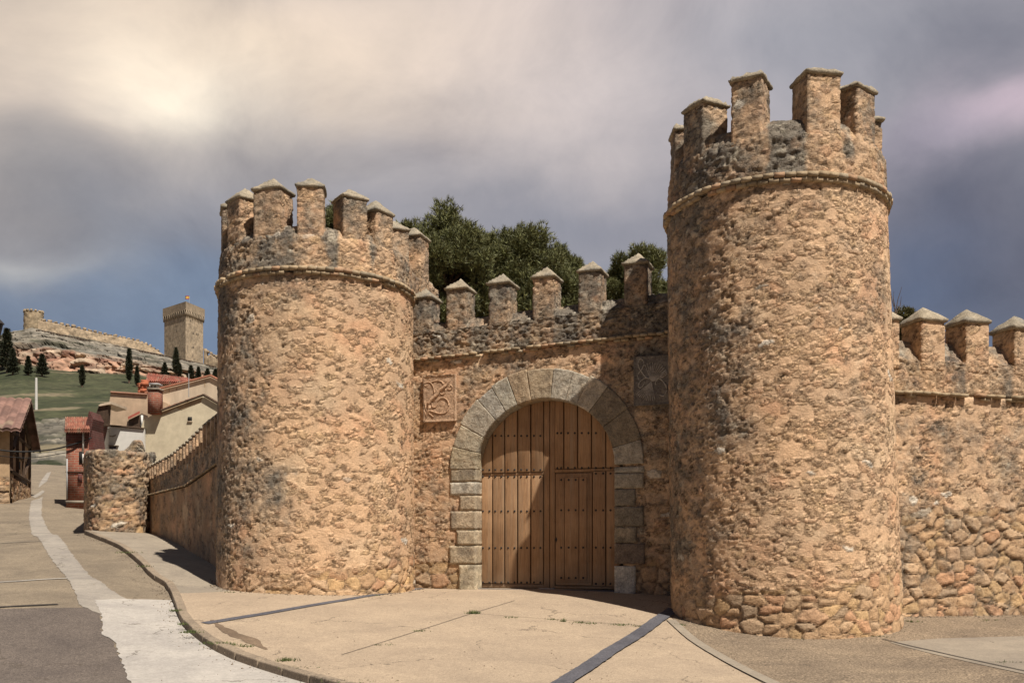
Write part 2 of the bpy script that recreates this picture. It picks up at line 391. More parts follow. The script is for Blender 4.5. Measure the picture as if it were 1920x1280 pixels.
# ------------------------------------------------------------------ ground
CP=[(960,1400,8),(0,1280,11.3),(1920,1280,11.5),(960,1280,11.5),(500,1280,11.4),(1480,1210,15.2),(1920,1166,17.9),(1690,1168,17.4),(1265,1129,18.7),(1030,1114,19.9),(775,1109,21.0),
 (560,1124,18.3),(408,1078,21.2),(300,1108,19.0),(350,1160,15.5),(262,1004,29.8),(160,999,28.0),(120,942,38),(0,933,42),(55,906,52),(90,871,76),(0,1010,28),(0,1092,18.5),(0,1145,15),(170,1090,18.6)]
cp=np.array([P3(*c) for c in CP]+[[0,0,-1.65],[-8,0,-1.6],[8,0,-1.65],[14,8,-1.6],[20,20,-1.3],[10,30,-.6],[0,32,-.3],[-2,45,.3],[-24,20,-.5],[-20,10,-1.2],[25,45,0],[-60,76,6.4],[0,76,2.5],[60,76,0],[60,0,-1.7],[-60,0,-1.6],[-55,40,2.5]])
def Uk(r2): return .5*r2*np.log(np.maximum(r2,1e-9))
A=cp[:,:2];n=len(A);K=Uk(((A[:,None]-A[None])**2).sum(-1))+np.eye(n)*.15
Pm=np.c_[np.ones(n),A];M=np.block([[K,Pm],[Pm.T,np.zeros((3,3))]]);sol=np.linalg.solve(M,np.r_[cp[:,2],0,0,0])
def G(x,y):
    x=np.atleast_1d(np.asarray(x,float));y=np.atleast_1d(np.asarray(y,float));sh=x.shape;x=x.ravel();y=y.ravel()
    out=np.empty(len(x))
    for i in range(0,len(x),20000):
        xs,ys=x[i:i+20000],y[i:i+20000]
        d=Uk((xs[:,None]-A[:,0])**2+(ys[:,None]-A[:,1])**2)
        out[i:i+20000]=d@sol[:n]+sol[n]+sol[n+1]*xs+sol[n+2]*ys
    return out.reshape(sh)
def gp(px,py,off=0):
    ys=np.geomspace(3,110,900); z=G((px-960)/F*ys,ys)+off; t=(HZ-py)/F*ys
    s=np.where((z[:-1]-t[:-1])*(z[1:]-t[1:])<=0)[0]
    if len(s)==0: return ((px-960)/F*20,20.)
    i=s[0]; a=z[i]-t[i];b=z[i+1]-t[i+1];y=ys[i]+(ys[i+1]-ys[i])*(a/(a-b)); return ((px-960)/F*y,y)
def gz(x,y,off=0): return float(G(x,y)[0])+off
gx=np.r_[np.linspace(-400,-40,12)[:-1],np.linspace(-40,40,161),np.linspace(40,400,12)[1:]]
gy=np.r_[np.linspace(-60,2,10)[:-1],np.linspace(2,76,186)]
GX,GY=np.meshgrid(gx,gy,indexing='ij')
GZ=G(np.clip(GX,-60,60),np.clip(GY,-5,76))
V=np.stack([GX,GY,GZ],-1).reshape(-1,3)
g_=mo('road',V,gridF(len(gx),len(gy)),MAT['road'],smooth=True);tag(g_,kind='structure')
def sheet(name,poly,off,mat,px=True,step=.5,label=None,thick=None,jag=0):
    if px: poly=[gp(a,b,off) for a,b in poly]
    # resample the outline and drape it on the ground
    out=[]
    for i in range(len(poly)):
        a=np.array(poly[i]);b=np.array(poly[(i+1)%len(poly)]);k=max(1,int(np.linalg.norm(b-a)/(step*.4 if not jag else .12)))
        for j in range(k):
            p=a+(b-a)*j/k
            if jag: p=p+(rng.rand(2)-.5)*jag
            out.append(p)
    m=len(out);xs=[p[0] for p in out];ys=[p[1] for p in out]
    pts=[Vector(p) for p in out]
    for x in np.arange(min(xs)+step/2,max(xs),step):
        for y in np.arange(min(ys)+step/2,max(ys),step):
            pts.append(Vector((x,y)))
    r=geometry.delaunay_2d_cdt(pts,[],[list(range(m))],1,1e-5)
    vv=np.array([[p[0],p[1]] for p in r[0]]);z=G(vv[:,0],vv[:,1])+off
    o=mo(name,np.c_[vv,z],r[2],mat,smooth=True);tag(o,kind='structure');return o
KO=.10
kerbpx=[(163,995),(190,1005),(230,1022),(265,1048),(290,1075),(318,1092),(330,1112),(345,1150),(375,1182),(430,1215),(500,1240),(600,1268),(700,1292),(900,1340)]
kl=[gp(a,b,KO) for a,b in kerbpx]
# pavement/apron: everything on the wall side of the kerb
sheet('pavement',kl[:7]+[gp(428,1108,KO),(-4.2,20.6),(-6.5,23),(-11,30.5),(kl[0][0]-.2,kl[0][1]+3.0)],KO,MAT['concrete2'],px=False)
ap=[kl[6],*kl[7:],(9,7.5),(20,8),(20,19),(8,19.6),(3,19.8),(-1,21.8),(-5,21.5),gp(428,1108,KO)]
sheet('apron',ap,KO+.004,MAT['apron'],px=False)
sheet('gravel_paving',[(1262,1165),(1285,1188),(1330,1222),(1400,1262),(1470,1300),(1700,1400),(2300,1400),(2400,1150),(1700,1150),(1500,1140),(1262,1145)],KO+.010,MAT['gravel'])
sheet('paved_path',[(1668,1203),(1760,1196),(2000,1190),(2100,1270),(1920,1262),(1800,1236)],KO+.016,MAT['concrete2'])
bx=[(1258,1163),(1272,1176),(1300,1200),(1345,1228),(1400,1258),(1470,1292)]
ed=[gp(a,b,KO) for a,b in bx]
def band(pts,w,name,mat,off,jag=0):
    L=[];R=[]
    pts=[np.array(p) for p in pts]
    for i,p in enumerate(pts):
        t=pts[min(i+1,len(pts)-1)]-pts[max(i-1,0)];t/=np.linalg.norm(t);nn=np.array([-t[1],t[0]])
        ww=w if np.isscalar(w) else w[i]
        L.append(tuple(p+nn*ww/2));R.append(tuple(p-nn*ww/2))
    return sheet(name,L+R[::-1],off,mat,px=False,jag=jag)
band(ed,.16,'border_strip',MAT['concrete2'],KO+.022)
band([gp(a,b,KO) for a,b in [(384,1169),(500,1150),(640,1126),(790,1103)]],.17,'slate_strip',MAT['slate'],KO+.014,jag=.012)
band([gp(a,b,KO) for a,b in [(1264,1143),(1231,1165),(1145,1222),(1058,1280),(983,1330)]],.23,'slate_strip',MAT['slate'],KO+.030,jag=.012)
band([gp(a,b,KO) for a,b in [(640,1228),(780,1184),(885,1150),(965,1126)]],.012,'joint_line',MAT['patch'],KO+.012)
band([gp(a,b,KO) for a,b in [(885,1150),(1020,1160),(1130,1168),(1225,1174)]],.010,'joint_line',MAT['patch'],KO+.012)
band([gp(a,b,KO) for a,b in [(1655,1199),(1750,1222),(1830,1240),(1960,1268)]],.03,'joint_line',MAT['patch'],KO+.024)
band([gp(a,b,KO) for a,b in [(395,1162),(430,1185),(470,1200),(500,1218)]],[.05,.16,.2,.05],'damp_stain',MAT['stain'],KO+.009,jag=.05)
MAT['strip']=ground_mat('worn_gutter',(.29,.255,.21),45,.15,.25,.2)
sheet('concrete_strip',[(235,1122),(322,1124),(333,1152),(348,1180),(400,1203),(480,1234),(560,1266),(640,1290),(500,1400),(260,1400),(247,1280),(213,1198),(192,1188),(190,1150),(178,1124)],.012,MAT['concrete'],jag=.05)
sheet('concrete_gutter',[(80,930),(78,965),(97,1000),(137,1040),(171,1080),(210,1106),(240,1124),(240,1140),(190,1150),(150,1134),(141,1110),(122,1078),(90,1038),(60,1000),(54,968),(58,940)],.008,MAT['strip'],jag=.04)
sheet('concrete_gutter',[(88,886),(96,884),(88,902),(72,914),(76,902)],.010,MAT['strip'],jag=.03)
sheet('concrete_gutter',[(60,930),(80,918),(84,921),(66,933)],.010,MAT['strip'],jag=.03)
sheet('asphalt_patch',[(-120,1143),(0,1141),(170,1138),(189,1152),(191,1189),(212,1199),(246,1280),(258,1390),(-200,1390)],.004,MAT['asphalt'],jag=.04)
band([gp(a,b) for a,b in [(-60,1142),(20,1137),(108,1133)]],.10,'dark_joint',MAT['patch'],.012,jag=.02)
band([gp(a,b) for a,b in [(-60,1094),(40,1089),(138,1084)]],.13,'concrete_joint',MAT['concrete'],.012,jag=.02)
band([gp(a,b) for a,b in [(-60,1022),(20,1017),(84,1014)]],.12,'concrete_joint',MAT['concrete2'],.012,jag=.02)
# kerb stones
def catmull(p,k=6):
    p=[np.array(q,float) for q in p];o=[]
    for i in range(len(p)-1):
        a=p[max(i-1,0)];b=p[i];c=p[i+1];d=p[min(i+2,len(p)-1)]
        for j in range(k):
            t=j/k;o.append(.5*((2*b)+(-a+c)*t+(2*a-5*b+4*c-d)*t*t+(-a+3*b-3*c+d)*t**3))
    o.append(p[-1]);return o
def resample(p,st):
    p=np.array(p);d=np.r_[0,np.cumsum(np.linalg.norm(np.diff(p,axis=0),axis=1))];k=max(2,int(d[-1]/st)+1)
    s=np.linspace(0,d[-1],k);return np.stack([np.interp(s,d,p[:,i]) for i in range(p.shape[1])],1)
kr=resample(catmull(kl),.62);bl=[]
for i in range(len(kr)-1):
    a,b=kr[i],kr[i+1];m_=(a+b)/2;t=(b-a);L=np.linalg.norm(t);t/=L
    f=min(1,max(0,(11.0-m_[1])/-4)) ; top=KO+.012+rng.rand()*.012
    nn=np.array([-t[1],t[0]])
    q=[]
    for zz in(-.15,top):
        for s1,s2 in((-1,-1),(1,-1),(1,1),(-1,1)):
            p=m_+t*s1*(L/2-.008)+nn*s2*.075; q.append([p[0]+(rng.rand()-.5)*.012,p[1]+(rng.rand()-.5)*.012,gz(p[0],p[1])+zz+(rng.rand()-.5)*.006])
    bl.append(box8(q))
Vk,Fk=join(bl);ko=mo('kerb',Vk,Fk,MAT['kerb']);tag(ko,kind='structure')
bv=ko.modifiers.new('bevel','BEVEL');bv.width=.015;bv.segments=2

# ------------------------------------------------------------------ towers
def brickcol(n): 
    c=np.tile(np.array([.50,.36,.22]),(n,1));b=n//8
    for i in range(b):
        r=rng.rand();k=np.array([.34,.255,.16]) if r<.7 else (np.array([.38,.235,.14]) if r<.85 else np.array([.30,.24,.165]))
        c[i*8:i*8+8]=k*(.8+.4*rng.rand())
    return c
def merlon(root,cx,cy,z0,z1,wd,dp,ang,lich,seed,cap=.24,over=.05,flat=False,res=.03,lab=None,capt=.05,rubsize=(.2,.2,.13)):
    """ang: direction the outer face looks (plan angle); z1 = underside of the cap"""
    d=np.array([math.cos(ang),math.sin(ang)]);s=np.array([-d[1],d[0]])
    nx=max(4,int(dp/res));ny=max(4,int(wd/res));nz=max(4,int((z1-z0)/res))
    B,Fb=boxgrid(nx,ny,nz)
    zz=(z0+z1)/2+B[:,2]*(z1-z0)/2
    V=np.stack([cx+d[0]*B[:,0]*dp/2+s[0]*B[:,1]*wd/2,cy+d[1]*B[:,0]*dp/2+s[1]*B[:,1]*wd/2,zz],1)
    bo=surf('merlon',V,Fb,MAT['stone'],root,rub=.1,lich=lich,size=rubsize,seed=seed,expo=.7,amp=.65)
    n=10;B,Fb=boxgrid(n,n,2)
    w2=wd/2+over;d2=dp/2+over
    m=np.maximum(np.abs(B[:,0]),np.abs(B[:,1]))
    z=z1-.002+(B[:,2]+1)/2*capt+np.where(B[:,2]>.99,1,0)*(1-m)*cap
    if flat: z=z+np.where(B[:,2]>.99,1,0)*(rng.rand(len(B))*.07)*(m<.95)
    # underside narrower
    kx=np.where(B[:,2]<-.99,1-.25*over/d2,1)
    V=np.stack([cx+d[0]*B[:,0]*d2*kx+s[0]*B[:,1]*w2*kx,cy+d[1]*B[:,0]*d2*kx+s[1]*B[:,1]*w2*kx,z],1)
    N=vnormals(V,Fb);V=V+N*(fbm(V*9,3,seed)*.022+fbm(V*28,2,seed+1)*.010)[:,None]
    base=np.array([.30,.25,.18]);c=base*(1+.35*fbm(V*7,3,seed+2))[:,None];c=cmix(c,np.array([.20,.185,.155]),sstep(.05,.4,fbm(V*4,3,seed+4))*.6*(1 if not flat else .5))
    co=mo('cap',V,Fb,MAT['block'],bo,col=c,smooth=False)
    return bo
def polar(cx,cy,fa):  # angle so that 0 faces the camera, positive towards the right
    return fa
def tower(name,label,cx,cy,zb,zr,rb,rt,merl,crest,mtop,seed,mw,md,crestdrop,rubtop,flat=False,capa=.24,expo=.56,side0=-4,lean=0):
    root=thing(name,label,'tower',(cx,cy,zb)); base_ang=math.atan2(-cy,-cx) # direction to the camera
    def pl(fa): return base_ang+math.radians(fa)
    res=.026
    nu=int(2*PI*rb/res);nv=int((zr-zb)/res)+2
    u=np.linspace(0,2*PI,nu,endpoint=False);z=np.linspace(zb-.3,zr,nv);U,Z=np.meshgrid(u,z,indexing='ij')
    t=(Z-zb)/(zr-zb);R=rb+(rt-rb)*t
    V=np.stack([cx+lean*(1-t)+R*np.cos(U),cy+R*np.sin(U),Z],-1).reshape(-1,3)
    def fa_of(V): return np.degrees((np.arctan2(V[:,1]-cy,V[:,0]-cx)-base_ang+PI)%(2*PI)-PI)
    def rub(V):
        fa=fa_of(V); top=rubtop(fa)+.30*fbm(V*1.6,3,seed+70)
        return 1-sstep(-.18,.18,(V[:,2]-top))
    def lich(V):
        fa=fa_of(V); side=sstep(side0,side0-55,fa+30*fbm(V*.9,3,seed+71))*.56*sstep(zb+.2,zb+1.4,V[:,2])  # grey lichen on the left flank, also painted in to widen its shade
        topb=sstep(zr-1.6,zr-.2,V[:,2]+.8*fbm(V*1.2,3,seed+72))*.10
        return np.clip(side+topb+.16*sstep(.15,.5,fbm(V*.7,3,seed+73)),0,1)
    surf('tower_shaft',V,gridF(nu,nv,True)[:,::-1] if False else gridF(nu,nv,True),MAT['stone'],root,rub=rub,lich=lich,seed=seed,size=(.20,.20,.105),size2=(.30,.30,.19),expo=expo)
    # string course of two brick courses
    lst=[];nb=int(2*PI*rt/.165)
    for row,(pr,hh,zz) in enumerate(((.085,.038,zr+.08),(.055,.034,zr-.002))):
        for i in range(nb):
            if rng.rand()<.05: continue
            a=2*PI*(i+.5*row)/nb;p=pr*(1-.25*rng.rand())
            r=rt+.02+p/2-.05
            lst.append(((cx+r*math.cos(a),cy+r*math.sin(a),zz+(rng.rand()-.5)*.012),(.06+p/2,.165/2*.955,hh*(1-.12*rng.rand())),(math.cos(a),math.sin(a)),.005))
    Vb,Fb=boxes(lst);mo('string_course',Vb,Fb,MAT['brick'],root,col=brickcol(len(Vb)))
    # parapet
    zp=zr+.10;th=.50
    prof=[(rt+.005,zp-.09),(rt-.0,zp+.02),(rt-.03,crest-crestdrop),(rt-.20,crest-.07),(rt-.36,crest),(rt-th,crest-.12),(rt-th,zp),(rt-th,zr-.3)]
    pp=resample(prof,res)
    nu2=int(2*PI*rt/res);u=np.linspace(0,2*PI,nu2,endpoint=False);nv=len(pp)
    R=np.tile(pp[:,0],(nu2,1));Z=np.tile(pp[:,1],(nu2,1));U=np.tile(u[:,None],(1,nv))
    V=np.stack([cx+R*np.cos(U),cy+R*np.sin(U),Z],-1).reshape(-1,3)
    V[:,2]+=np.where(V[:,2]>zp+.3,1,0)*.05*fbm(V*np.array([2.,2.,0]),3,seed+60)
    mf=np.array([m[0] for m in merl]);mwd=math.degrees(mw/2/rt)
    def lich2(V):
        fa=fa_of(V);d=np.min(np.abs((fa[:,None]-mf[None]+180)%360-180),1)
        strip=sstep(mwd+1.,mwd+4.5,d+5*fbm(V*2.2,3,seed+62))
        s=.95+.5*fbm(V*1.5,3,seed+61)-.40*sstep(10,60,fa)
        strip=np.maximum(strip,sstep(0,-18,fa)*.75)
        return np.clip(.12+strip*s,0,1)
    surf('parapet',V,gridF(nu2,nv,True),MAT['stone'],root,rub=.45,lich=lich2,seed=seed+200,size=(.24,.24,.14),expo=.9,amp=1.05)
    # floor of the wall walk
    a=np.linspace(0,2*PI,48,endpoint=False);V=np.r_[[[cx,cy,zp]],np.c_[cx+(rt-.3)*np.cos(a),cy+(rt-.3)*np.sin(a),np.full(48,zp)]]
    mo('wall_walk',V,[[0,1+i,1+(i+1)%48] for i in range(48)],MAT['concrete2'],root)
    for i,m in enumerate(merl):
        fa,dw,dz=m[0],m[1],m[2];a=pl(fa);r=rt-md/2-.055
        g=.25+.25*rng.rand()+.2*(fa<-40)
        merlon(root,cx+r*math.cos(a),cy+r*math.sin(a),crest-.45,mtop+dz,mw*dw,md,a,g,seed+300+i,cap=capa*(.85+.3*rng.rand()),flat=flat,rubsize=(.2,.2,.13))
    return root
# left tower
LC=(-4.13,20.38)
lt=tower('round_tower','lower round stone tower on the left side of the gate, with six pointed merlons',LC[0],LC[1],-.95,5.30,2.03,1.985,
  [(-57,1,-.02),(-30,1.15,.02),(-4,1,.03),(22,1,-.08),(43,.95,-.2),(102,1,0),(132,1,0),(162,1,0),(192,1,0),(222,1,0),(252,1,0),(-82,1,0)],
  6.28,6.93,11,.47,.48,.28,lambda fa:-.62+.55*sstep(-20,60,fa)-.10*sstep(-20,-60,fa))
# the flank of the left tower runs back behind the gate wall and carries one more merlon
ea=np.array([-2.30,20.5]);eb=np.array([-1.72,22.2]);ed_=(eb-ea);eL=np.linalg.norm(ed_);ed_/=eL;en=np.array([ed_[1],-ed_[0]])
B,Fb=boxgrid(int(eL/.03),16,60);tt=(B[:,2]+1)/2;ez=4.0+(6.22-4.0-.25*(1-sstep(0,1,(B[:,1]+1)/2*1.8))*tt**4)*tt;eo=-(B[:,1]+1)/2*.5
V=np.stack([ea[0]+ed_[0]*(B[:,0]+1)/2*eL+en[0]*eo,ea[1]+ed_[1]*(B[:,0]+1)/2*eL+en[1]*eo,ez],1)
surf('parapet',V,Fb,MAT['stone'],lt,rub=.45,lich=.55,seed=215,size=(.24,.24,.14),expo=.9)
q=ea+ed_*1.0-en*.22;merlon(lt,q[0],q[1],5.7,6.93,.47,.46,math.atan2(en[1],en[0]),.3,330,cap=.24)
RC=(4.69,17.17)
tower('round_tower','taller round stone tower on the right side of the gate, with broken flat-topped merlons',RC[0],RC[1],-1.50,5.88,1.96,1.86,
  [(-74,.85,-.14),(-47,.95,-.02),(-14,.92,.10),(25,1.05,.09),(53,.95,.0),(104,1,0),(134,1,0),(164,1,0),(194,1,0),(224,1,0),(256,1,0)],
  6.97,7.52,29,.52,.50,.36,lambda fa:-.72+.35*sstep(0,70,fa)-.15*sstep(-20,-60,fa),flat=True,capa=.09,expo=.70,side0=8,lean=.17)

# ------------------------------------------------------------------ gate wall
BETA=math.radians(20)
GC=np.array([.748,19.8]);GD=np.array([math.cos(BETA),-math.sin(BETA)]);GN=np.array([-math.sin(BETA),-math.cos(BETA)])  # along, outward
def gw(px,py,off=0):
    """photo point on the gate wall plane set back by off -> (s,z)"""
    X=(px-960)/F; c=GC-GN*off; y=(GN@c)/(GN@np.array([X,1.])); p=np.array([X*y,y]); return float((p-c)@GD),(HZ-py)/F*y
def gxyz(s,off,z): p=GC+GD*s+GN*off; return np.array([p[0],p[1],z])
groot=thing('gate_wall','stone wall between the two round towers holding the arched wooden gate','wall',(*GC,-.85))
s0=gw(700,800)[0];s1=gw(1300,800)[0]
sa,za=gw(775,680);sb,zb_=gw(1255,628)
strz=lambda s:za+(zb_-za)*(s-sa)/(sb-sa)
so0,zt=gw(1024,748);zs=gw(1024,875)[1];sL=gw(894,900)[0];sR=gw(1153,900)[0];oc=(sL+sR)/2;ow=(sR-sL)/2;oh=zt-zs
def inside(s,z,m=0): return ((np.abs(s-oc)<ow-m)&(z<zs))|((((s-oc)/(ow-m))**2+((z-zs)/(oh-m))**2<1)&(z>=zs))
def wallsurface(name,root,s0,s1,zlo,zhi_fn,frame,thick,res,hole=None,**k):
    ns=int((s1-s0)/res);nz=int((zhi_fn((s0+s1)/2)-zlo)/res);B,Fb=boxgrid(ns,max(3,int(thick/.1)),nz)
    s=(s0+s1)/2+B[:,0]*(s1-s0)/2;zh=zhi_fn(s);z=zlo+(zh-zlo)*(B[:,2]+1)/2;off=-(B[:,1]+1)/2*thick   # B.y=-1 is the outer face
    o,d,nrm_=frame
    V=np.stack([o[0]+d[0]*s+nrm_[0]*off,o[1]+d[1]*s+nrm_[1]*off,z],1)
    if hole is not None:
        cs=s[Fb].mean(1);cz=z[Fb].mean(1);Fb=Fb[~hole(cs,cz)]
        used=np.unique(Fb);mp=-np.ones(len(V),int);mp[used]=np.arange(len(used));V=V[used];Fb=mp[Fb]
    return surf(name,V,Fb,MAT['stone'],root,**k)
gfr=(GC,GD,GN)
def s_of(V): return (V[:,:2]-GC)@GD
def g_rub(V):
    s=s_of(V);return 1-sstep(-.15,.15,V[:,2]-(-.30+.3*fbm(V*1.7,3,5)))
def g_lich(V):
    s=s_of(V);return np.clip(.15+.30*sstep(.2,1.6,s)+.3*fbm(V*1.2,3,41),0,1)
wallsurface('wall_face',groot,s0,s1,-1.3,lambda s:strz(s),gfr,1.0,.028,hole=lambda s,z:inside(s,z,-.18),rub=g_rub,lich=g_lich,seed=51,size=(.22,.22,.13),size2=(.34,.34,.23),expo=.7,amp=1.0)
# string course, stepped brick pieces
lst=[];L=s1-s0;nb=int(L/.16)
for row,(pr,zz) in enumerate(((.10,.045),(.055,-.012))):
    for i in range(nb):
        if row==1 and rng.rand()<.32 or rng.rand()<.04: continue
        s=s0+(i+.5*row)*.16;p=pr*(1-.2*rng.rand());c=gxyz(s,p/2-.02,strz(s)+zz+(rng.rand()-.5)*.014)
        lst.append((c,(.16/2*.95,.04+p/2,.025),GD,.010))
Vb,Fb=boxes(lst);mo('string_course',Vb,Fb,MAT['brick'],groot,col=brickcol(len(Vb)))
# parapet
cl=gw(800,604)[1];cr_=gw(1250,545)[1];scl=gw(800,604)[0];scr=gw(1250,545)[0]
crz=lambda s:cl+(cr_-cl)*(s-scl)/(scr-scl)
def gpar(s): return crz(s)
B,Fb=boxgrid(int(L/.028),16,34)
s=(s0+s1)/2+B[:,0]*L/2;zlo=strz(s)+.06;zh=crz(s)-.0;tt=(B[:,2]+1)/2;off=-(B[:,1]+1)/2*.55
top=(B[:,2]>.99); z=zlo+(zh-zlo-.25*(1-sstep(0,1,(B[:,1]+1)/2*2.2))*tt**3)*tt
V=np.stack([GC[0]+GD[0]*s+GN[0]*off,GC[1]+GD[1]*s+GN[1]*off,z],1)
gm=[gw(x,520)[0] for x in (792,858,938,1021,1107,1193)]
gms=np.array(gm)
def gp_l(V):
    s=s_of(V);d=np.min(np.abs(s[:,None]-gms[None]+.03),1);return np.clip(1.15+.3*fbm(V*1.8,3,61)-.35*(1-sstep(.2,.33,d))-.2*(s<-2.6),0,1)
surf('parapet',V,Fb,MAT['stone'],groot,rub=.5,lich=gp_l,seed=71,size=(.2,.2,.12),expo=.95,amp=1.05)
ga=math.atan2(GN[1],GN[0])
for i,x in enumerate((792,858,938,1021,1107,1193)):
    yy=[562,545,535,523,512,498][i];ss,zz=gw(x,yy,.1)
    p=gxyz(ss,-.27,0)
    merlon(groot,p[0],p[1],strz(ss)+.5,zz,.43,.50,ga,.72,400+i,cap=.25,over=.055,capt=.05)
# arch: dressed voussoirs and jamb blocks, each a stone of its own
def wedge(pts2,depth0,depth1,col,name,seed,res=.05):
    """pts2: 4 corners (s,z) inner0,inner1,outer1,outer0 ; bilinear patch extruded, subdivided and weathered"""
    a,b,c,d=[np.array(p) for p in pts2]
    n1=max(3,int(np.linalg.norm(b-a)/res));n2=max(3,int(np.linalg.norm(d-a)/res))
    B,Fb=boxgrid(n1,max(3,int((depth0-depth1)/.08)),n2)
    u=(B[:,0]+1)/2;v=(B[:,2]+1)/2
    q=a[None]*((1-u)*(1-v))[:,None]+b[None]*(u*(1-v))[:,None]+c[None]*(u*v)[:,None]+d[None]*((1-u)*v)[:,None]
    return q,B,Fb
def stoneblock(pts2,front,back,col,seed,arc=None,name='voussoir'):
    q,B,Fb=wedge(pts2,front,back,col,name,seed)
    if arc is not None:
        a0,a1,rx0,rz0,rx1,rz1=arc;u=(B[:,0]+1)/2;v=(B[:,2]+1)/2;an=a0+(a1-a0)*u
        q=np.stack([oc+(rx0+(rx1-rx0)*v)*np.cos(an),zs+(rz0+(rz1-rz0)*v)*np.sin(an)],1)
    off=front+(back-front)*(B[:,1]+1)/2
    V=np.stack([GC[0]+GD[0]*q[:,0]+GN[0]*off,GC[1]+GD[1]*q[:,0]+GN[1]*off,q[:,1]],1)
    N=vnormals(V,Fb)
    if (N[B[:,1]<-.99]@np.r_[GN,0]).mean()<0: Fb=Fb[:,::-1];N=-N
    edge=np.max(np.abs(B[:,[0,2]]),1)>.99
    h=fbm(V*14,3,seed)*.010+fbm(V*40,2,seed+1)*.006-edge*(B[:,1]<-.5)*.005
    V=V+N*h[:,None]
    c=np.array(col)*np.array([1.08,1.06,1.02])*(1+.30*fbm(V*10,3,seed+3)+.22*fbm(V*35,2,seed+4))[:,None]
    c=cmix(c,np.array([.16,.13,.10]),sstep(.15,.5,fbm(V*3.,3,seed+5))*.5);c=cmix(c,np.array([.48,.38,.26]),sstep(.2,.5,fbm(V*2.2,3,seed+6))*.45)
    return mo(name,V,Fb,MAT['block'],groot,col=c,smooth=False)
ext=gw(845,900)[0];exr=gw(1209,900)[0];ztop=gw(1026,690)[1]
rx1=(exr-ext)/2;rz1=ztop-zs
bnds=[0,14,33,50,62,72,84,100,112,123,134,152,166,180]
cols=[(.36,.32,.26),(.22,.18,.13),(.22,.18,.13),(.40,.35,.28),(.34,.31,.26),(.36,.32,.26),(.33,.26,.18),(.32,.24,.16),(.36,.33,.27),(.36,.33,.28),(.37,.32,.25),(.36,.31,.23),(.35,.29,.2)]
for i in range(len(bnds)-1):
    a0,a1=math.radians(bnds[i]+.05),math.radians(bnds[i+1]-.05);k=1+.03*(rng.rand()-.5)
    cc=cols[i]
    if bnds[i]==84: pass
    stoneblock([(0,0),(1,0),(1,1),(0,1)],.055+.012*rng.rand(),-.32,cc,500+i,arc=(a0,a1,ow,oh,rx1*k,rz1*k))
def jamb(pxo,y0,y1,side,col,seed,pxi=None):
    if side<0: si=sL;so_=gw(pxo,y0)[0]
    else: si=sR;so_=gw(pxo,y0)[0]
    yl=gw(1024 if 0 else (894 if side<0 else 1153),1)[0]
    X=894 if side<0 else 1153
    z0=gw(X,y1)[1];z1=gw(X,y0)[1]
    a,b=(so_,si) if side<0 else (si,so_)
    stoneblock([(a,z0+.004),(b,z0+.004),(b,z1-.004),(a,z1-.004)],.05+.015*rng.rand(),-.32,col,seed,name='jamb_stone')
for i,(x,a,b,c) in enumerate([(846,875,903,(.33,.27,.19)),(845,903,928,(.46,.41,.33)),(863,928,957,(.34,.27,.19)),(846,957,993,(.35,.28,.20)),(858,993,1022,(.38,.31,.22)),(844,1022,1058,(.37,.30,.21)),(862,1058,1112,(.46,.39,.28))]):
    jamb(x,a,b,-1,c,550+i)
for i,(x,a,b,c) in enumerate([(1209,875,887,(.34,.31,.26)),(1208,887,916,(.33,.29,.23)),(1193,916,949,(.23,.20,.16)),(1208,949,987,(.21,.18,.14)),(1195,987,1018,(.20,.17,.13)),(1210,1018,1057,(.18,.14,.11)),(1193,1060,1118,(.47,.44,.39))]):
    jamb(x,a,b,1,c,580+i)
# reveal side of the passage behind the stones and a dark back board
# --- the wooden gate
m,t,b=newmat('oak_boards');co=t.new('ShaderNodeTexCoord').outputs['Object']
at=t.new('ShaderNodeAttribute',attribute_name='Col').outputs['Color']
v=t.vmath('MULTIPLY',co,(1,1,.045));n1=t.noise(v,42,6,.62,.8);n2=t.noise(v,160,3,.6);n3=t.noise(co,1.8,4,.6)
c=t.mix(1,at,t.ramp(n1,[(.25,(.62,.58,.54)),(.5,(1,1,1)),(.78,(1.28,1.25,1.2))]),'MULTIPLY');c=t.mix(1,c,t.ramp(n2,[(.3,(.86,)*3),(.7,(1.12,)*3)]),'MULTIPLY')
c=t.mix(1,c,t.ramp(n3,[(.3,(.8,.76,.72)),(.7,(1.14,1.14,1.14))]),'MULTIPLY');zs_=t.new('ShaderNodeSeparateXYZ');t.l.new(co,zs_.inputs[0])
lowm=t.math('MULTIPLY',t.math('MULTIPLY_ADD',zs_.outputs[2],-1.4,.9,clamp=True),t.math('MULTIPLY_ADD',n3,2.2,-.4,clamp=True))
c=t.mix(t.math('MULTIPLY',lowm,.6),c,(.30,.235,.17))
gs=t.noise(v,7,4,.6,.5);c=t.mix(t.math('MULTIPLY_ADD',gs,2.4,-1.25,clamp=True),c,(.30,.225,.15))
t.l.new(c,b.inputs['Base Color']);b.inputs['Roughness'].default_value=.62
bp=t.new('ShaderNodeBump');bp.inputs['Strength'].default_value=.35;bp.inputs['Distance'].default_value=.006;t.l.new(n1,bp.inputs['Height']);t.l.new(bp.outputs[0],b.inputs['Normal'])
MAT['oak']=m
OAK=np.array([.32,.19,.10]);DO=.30
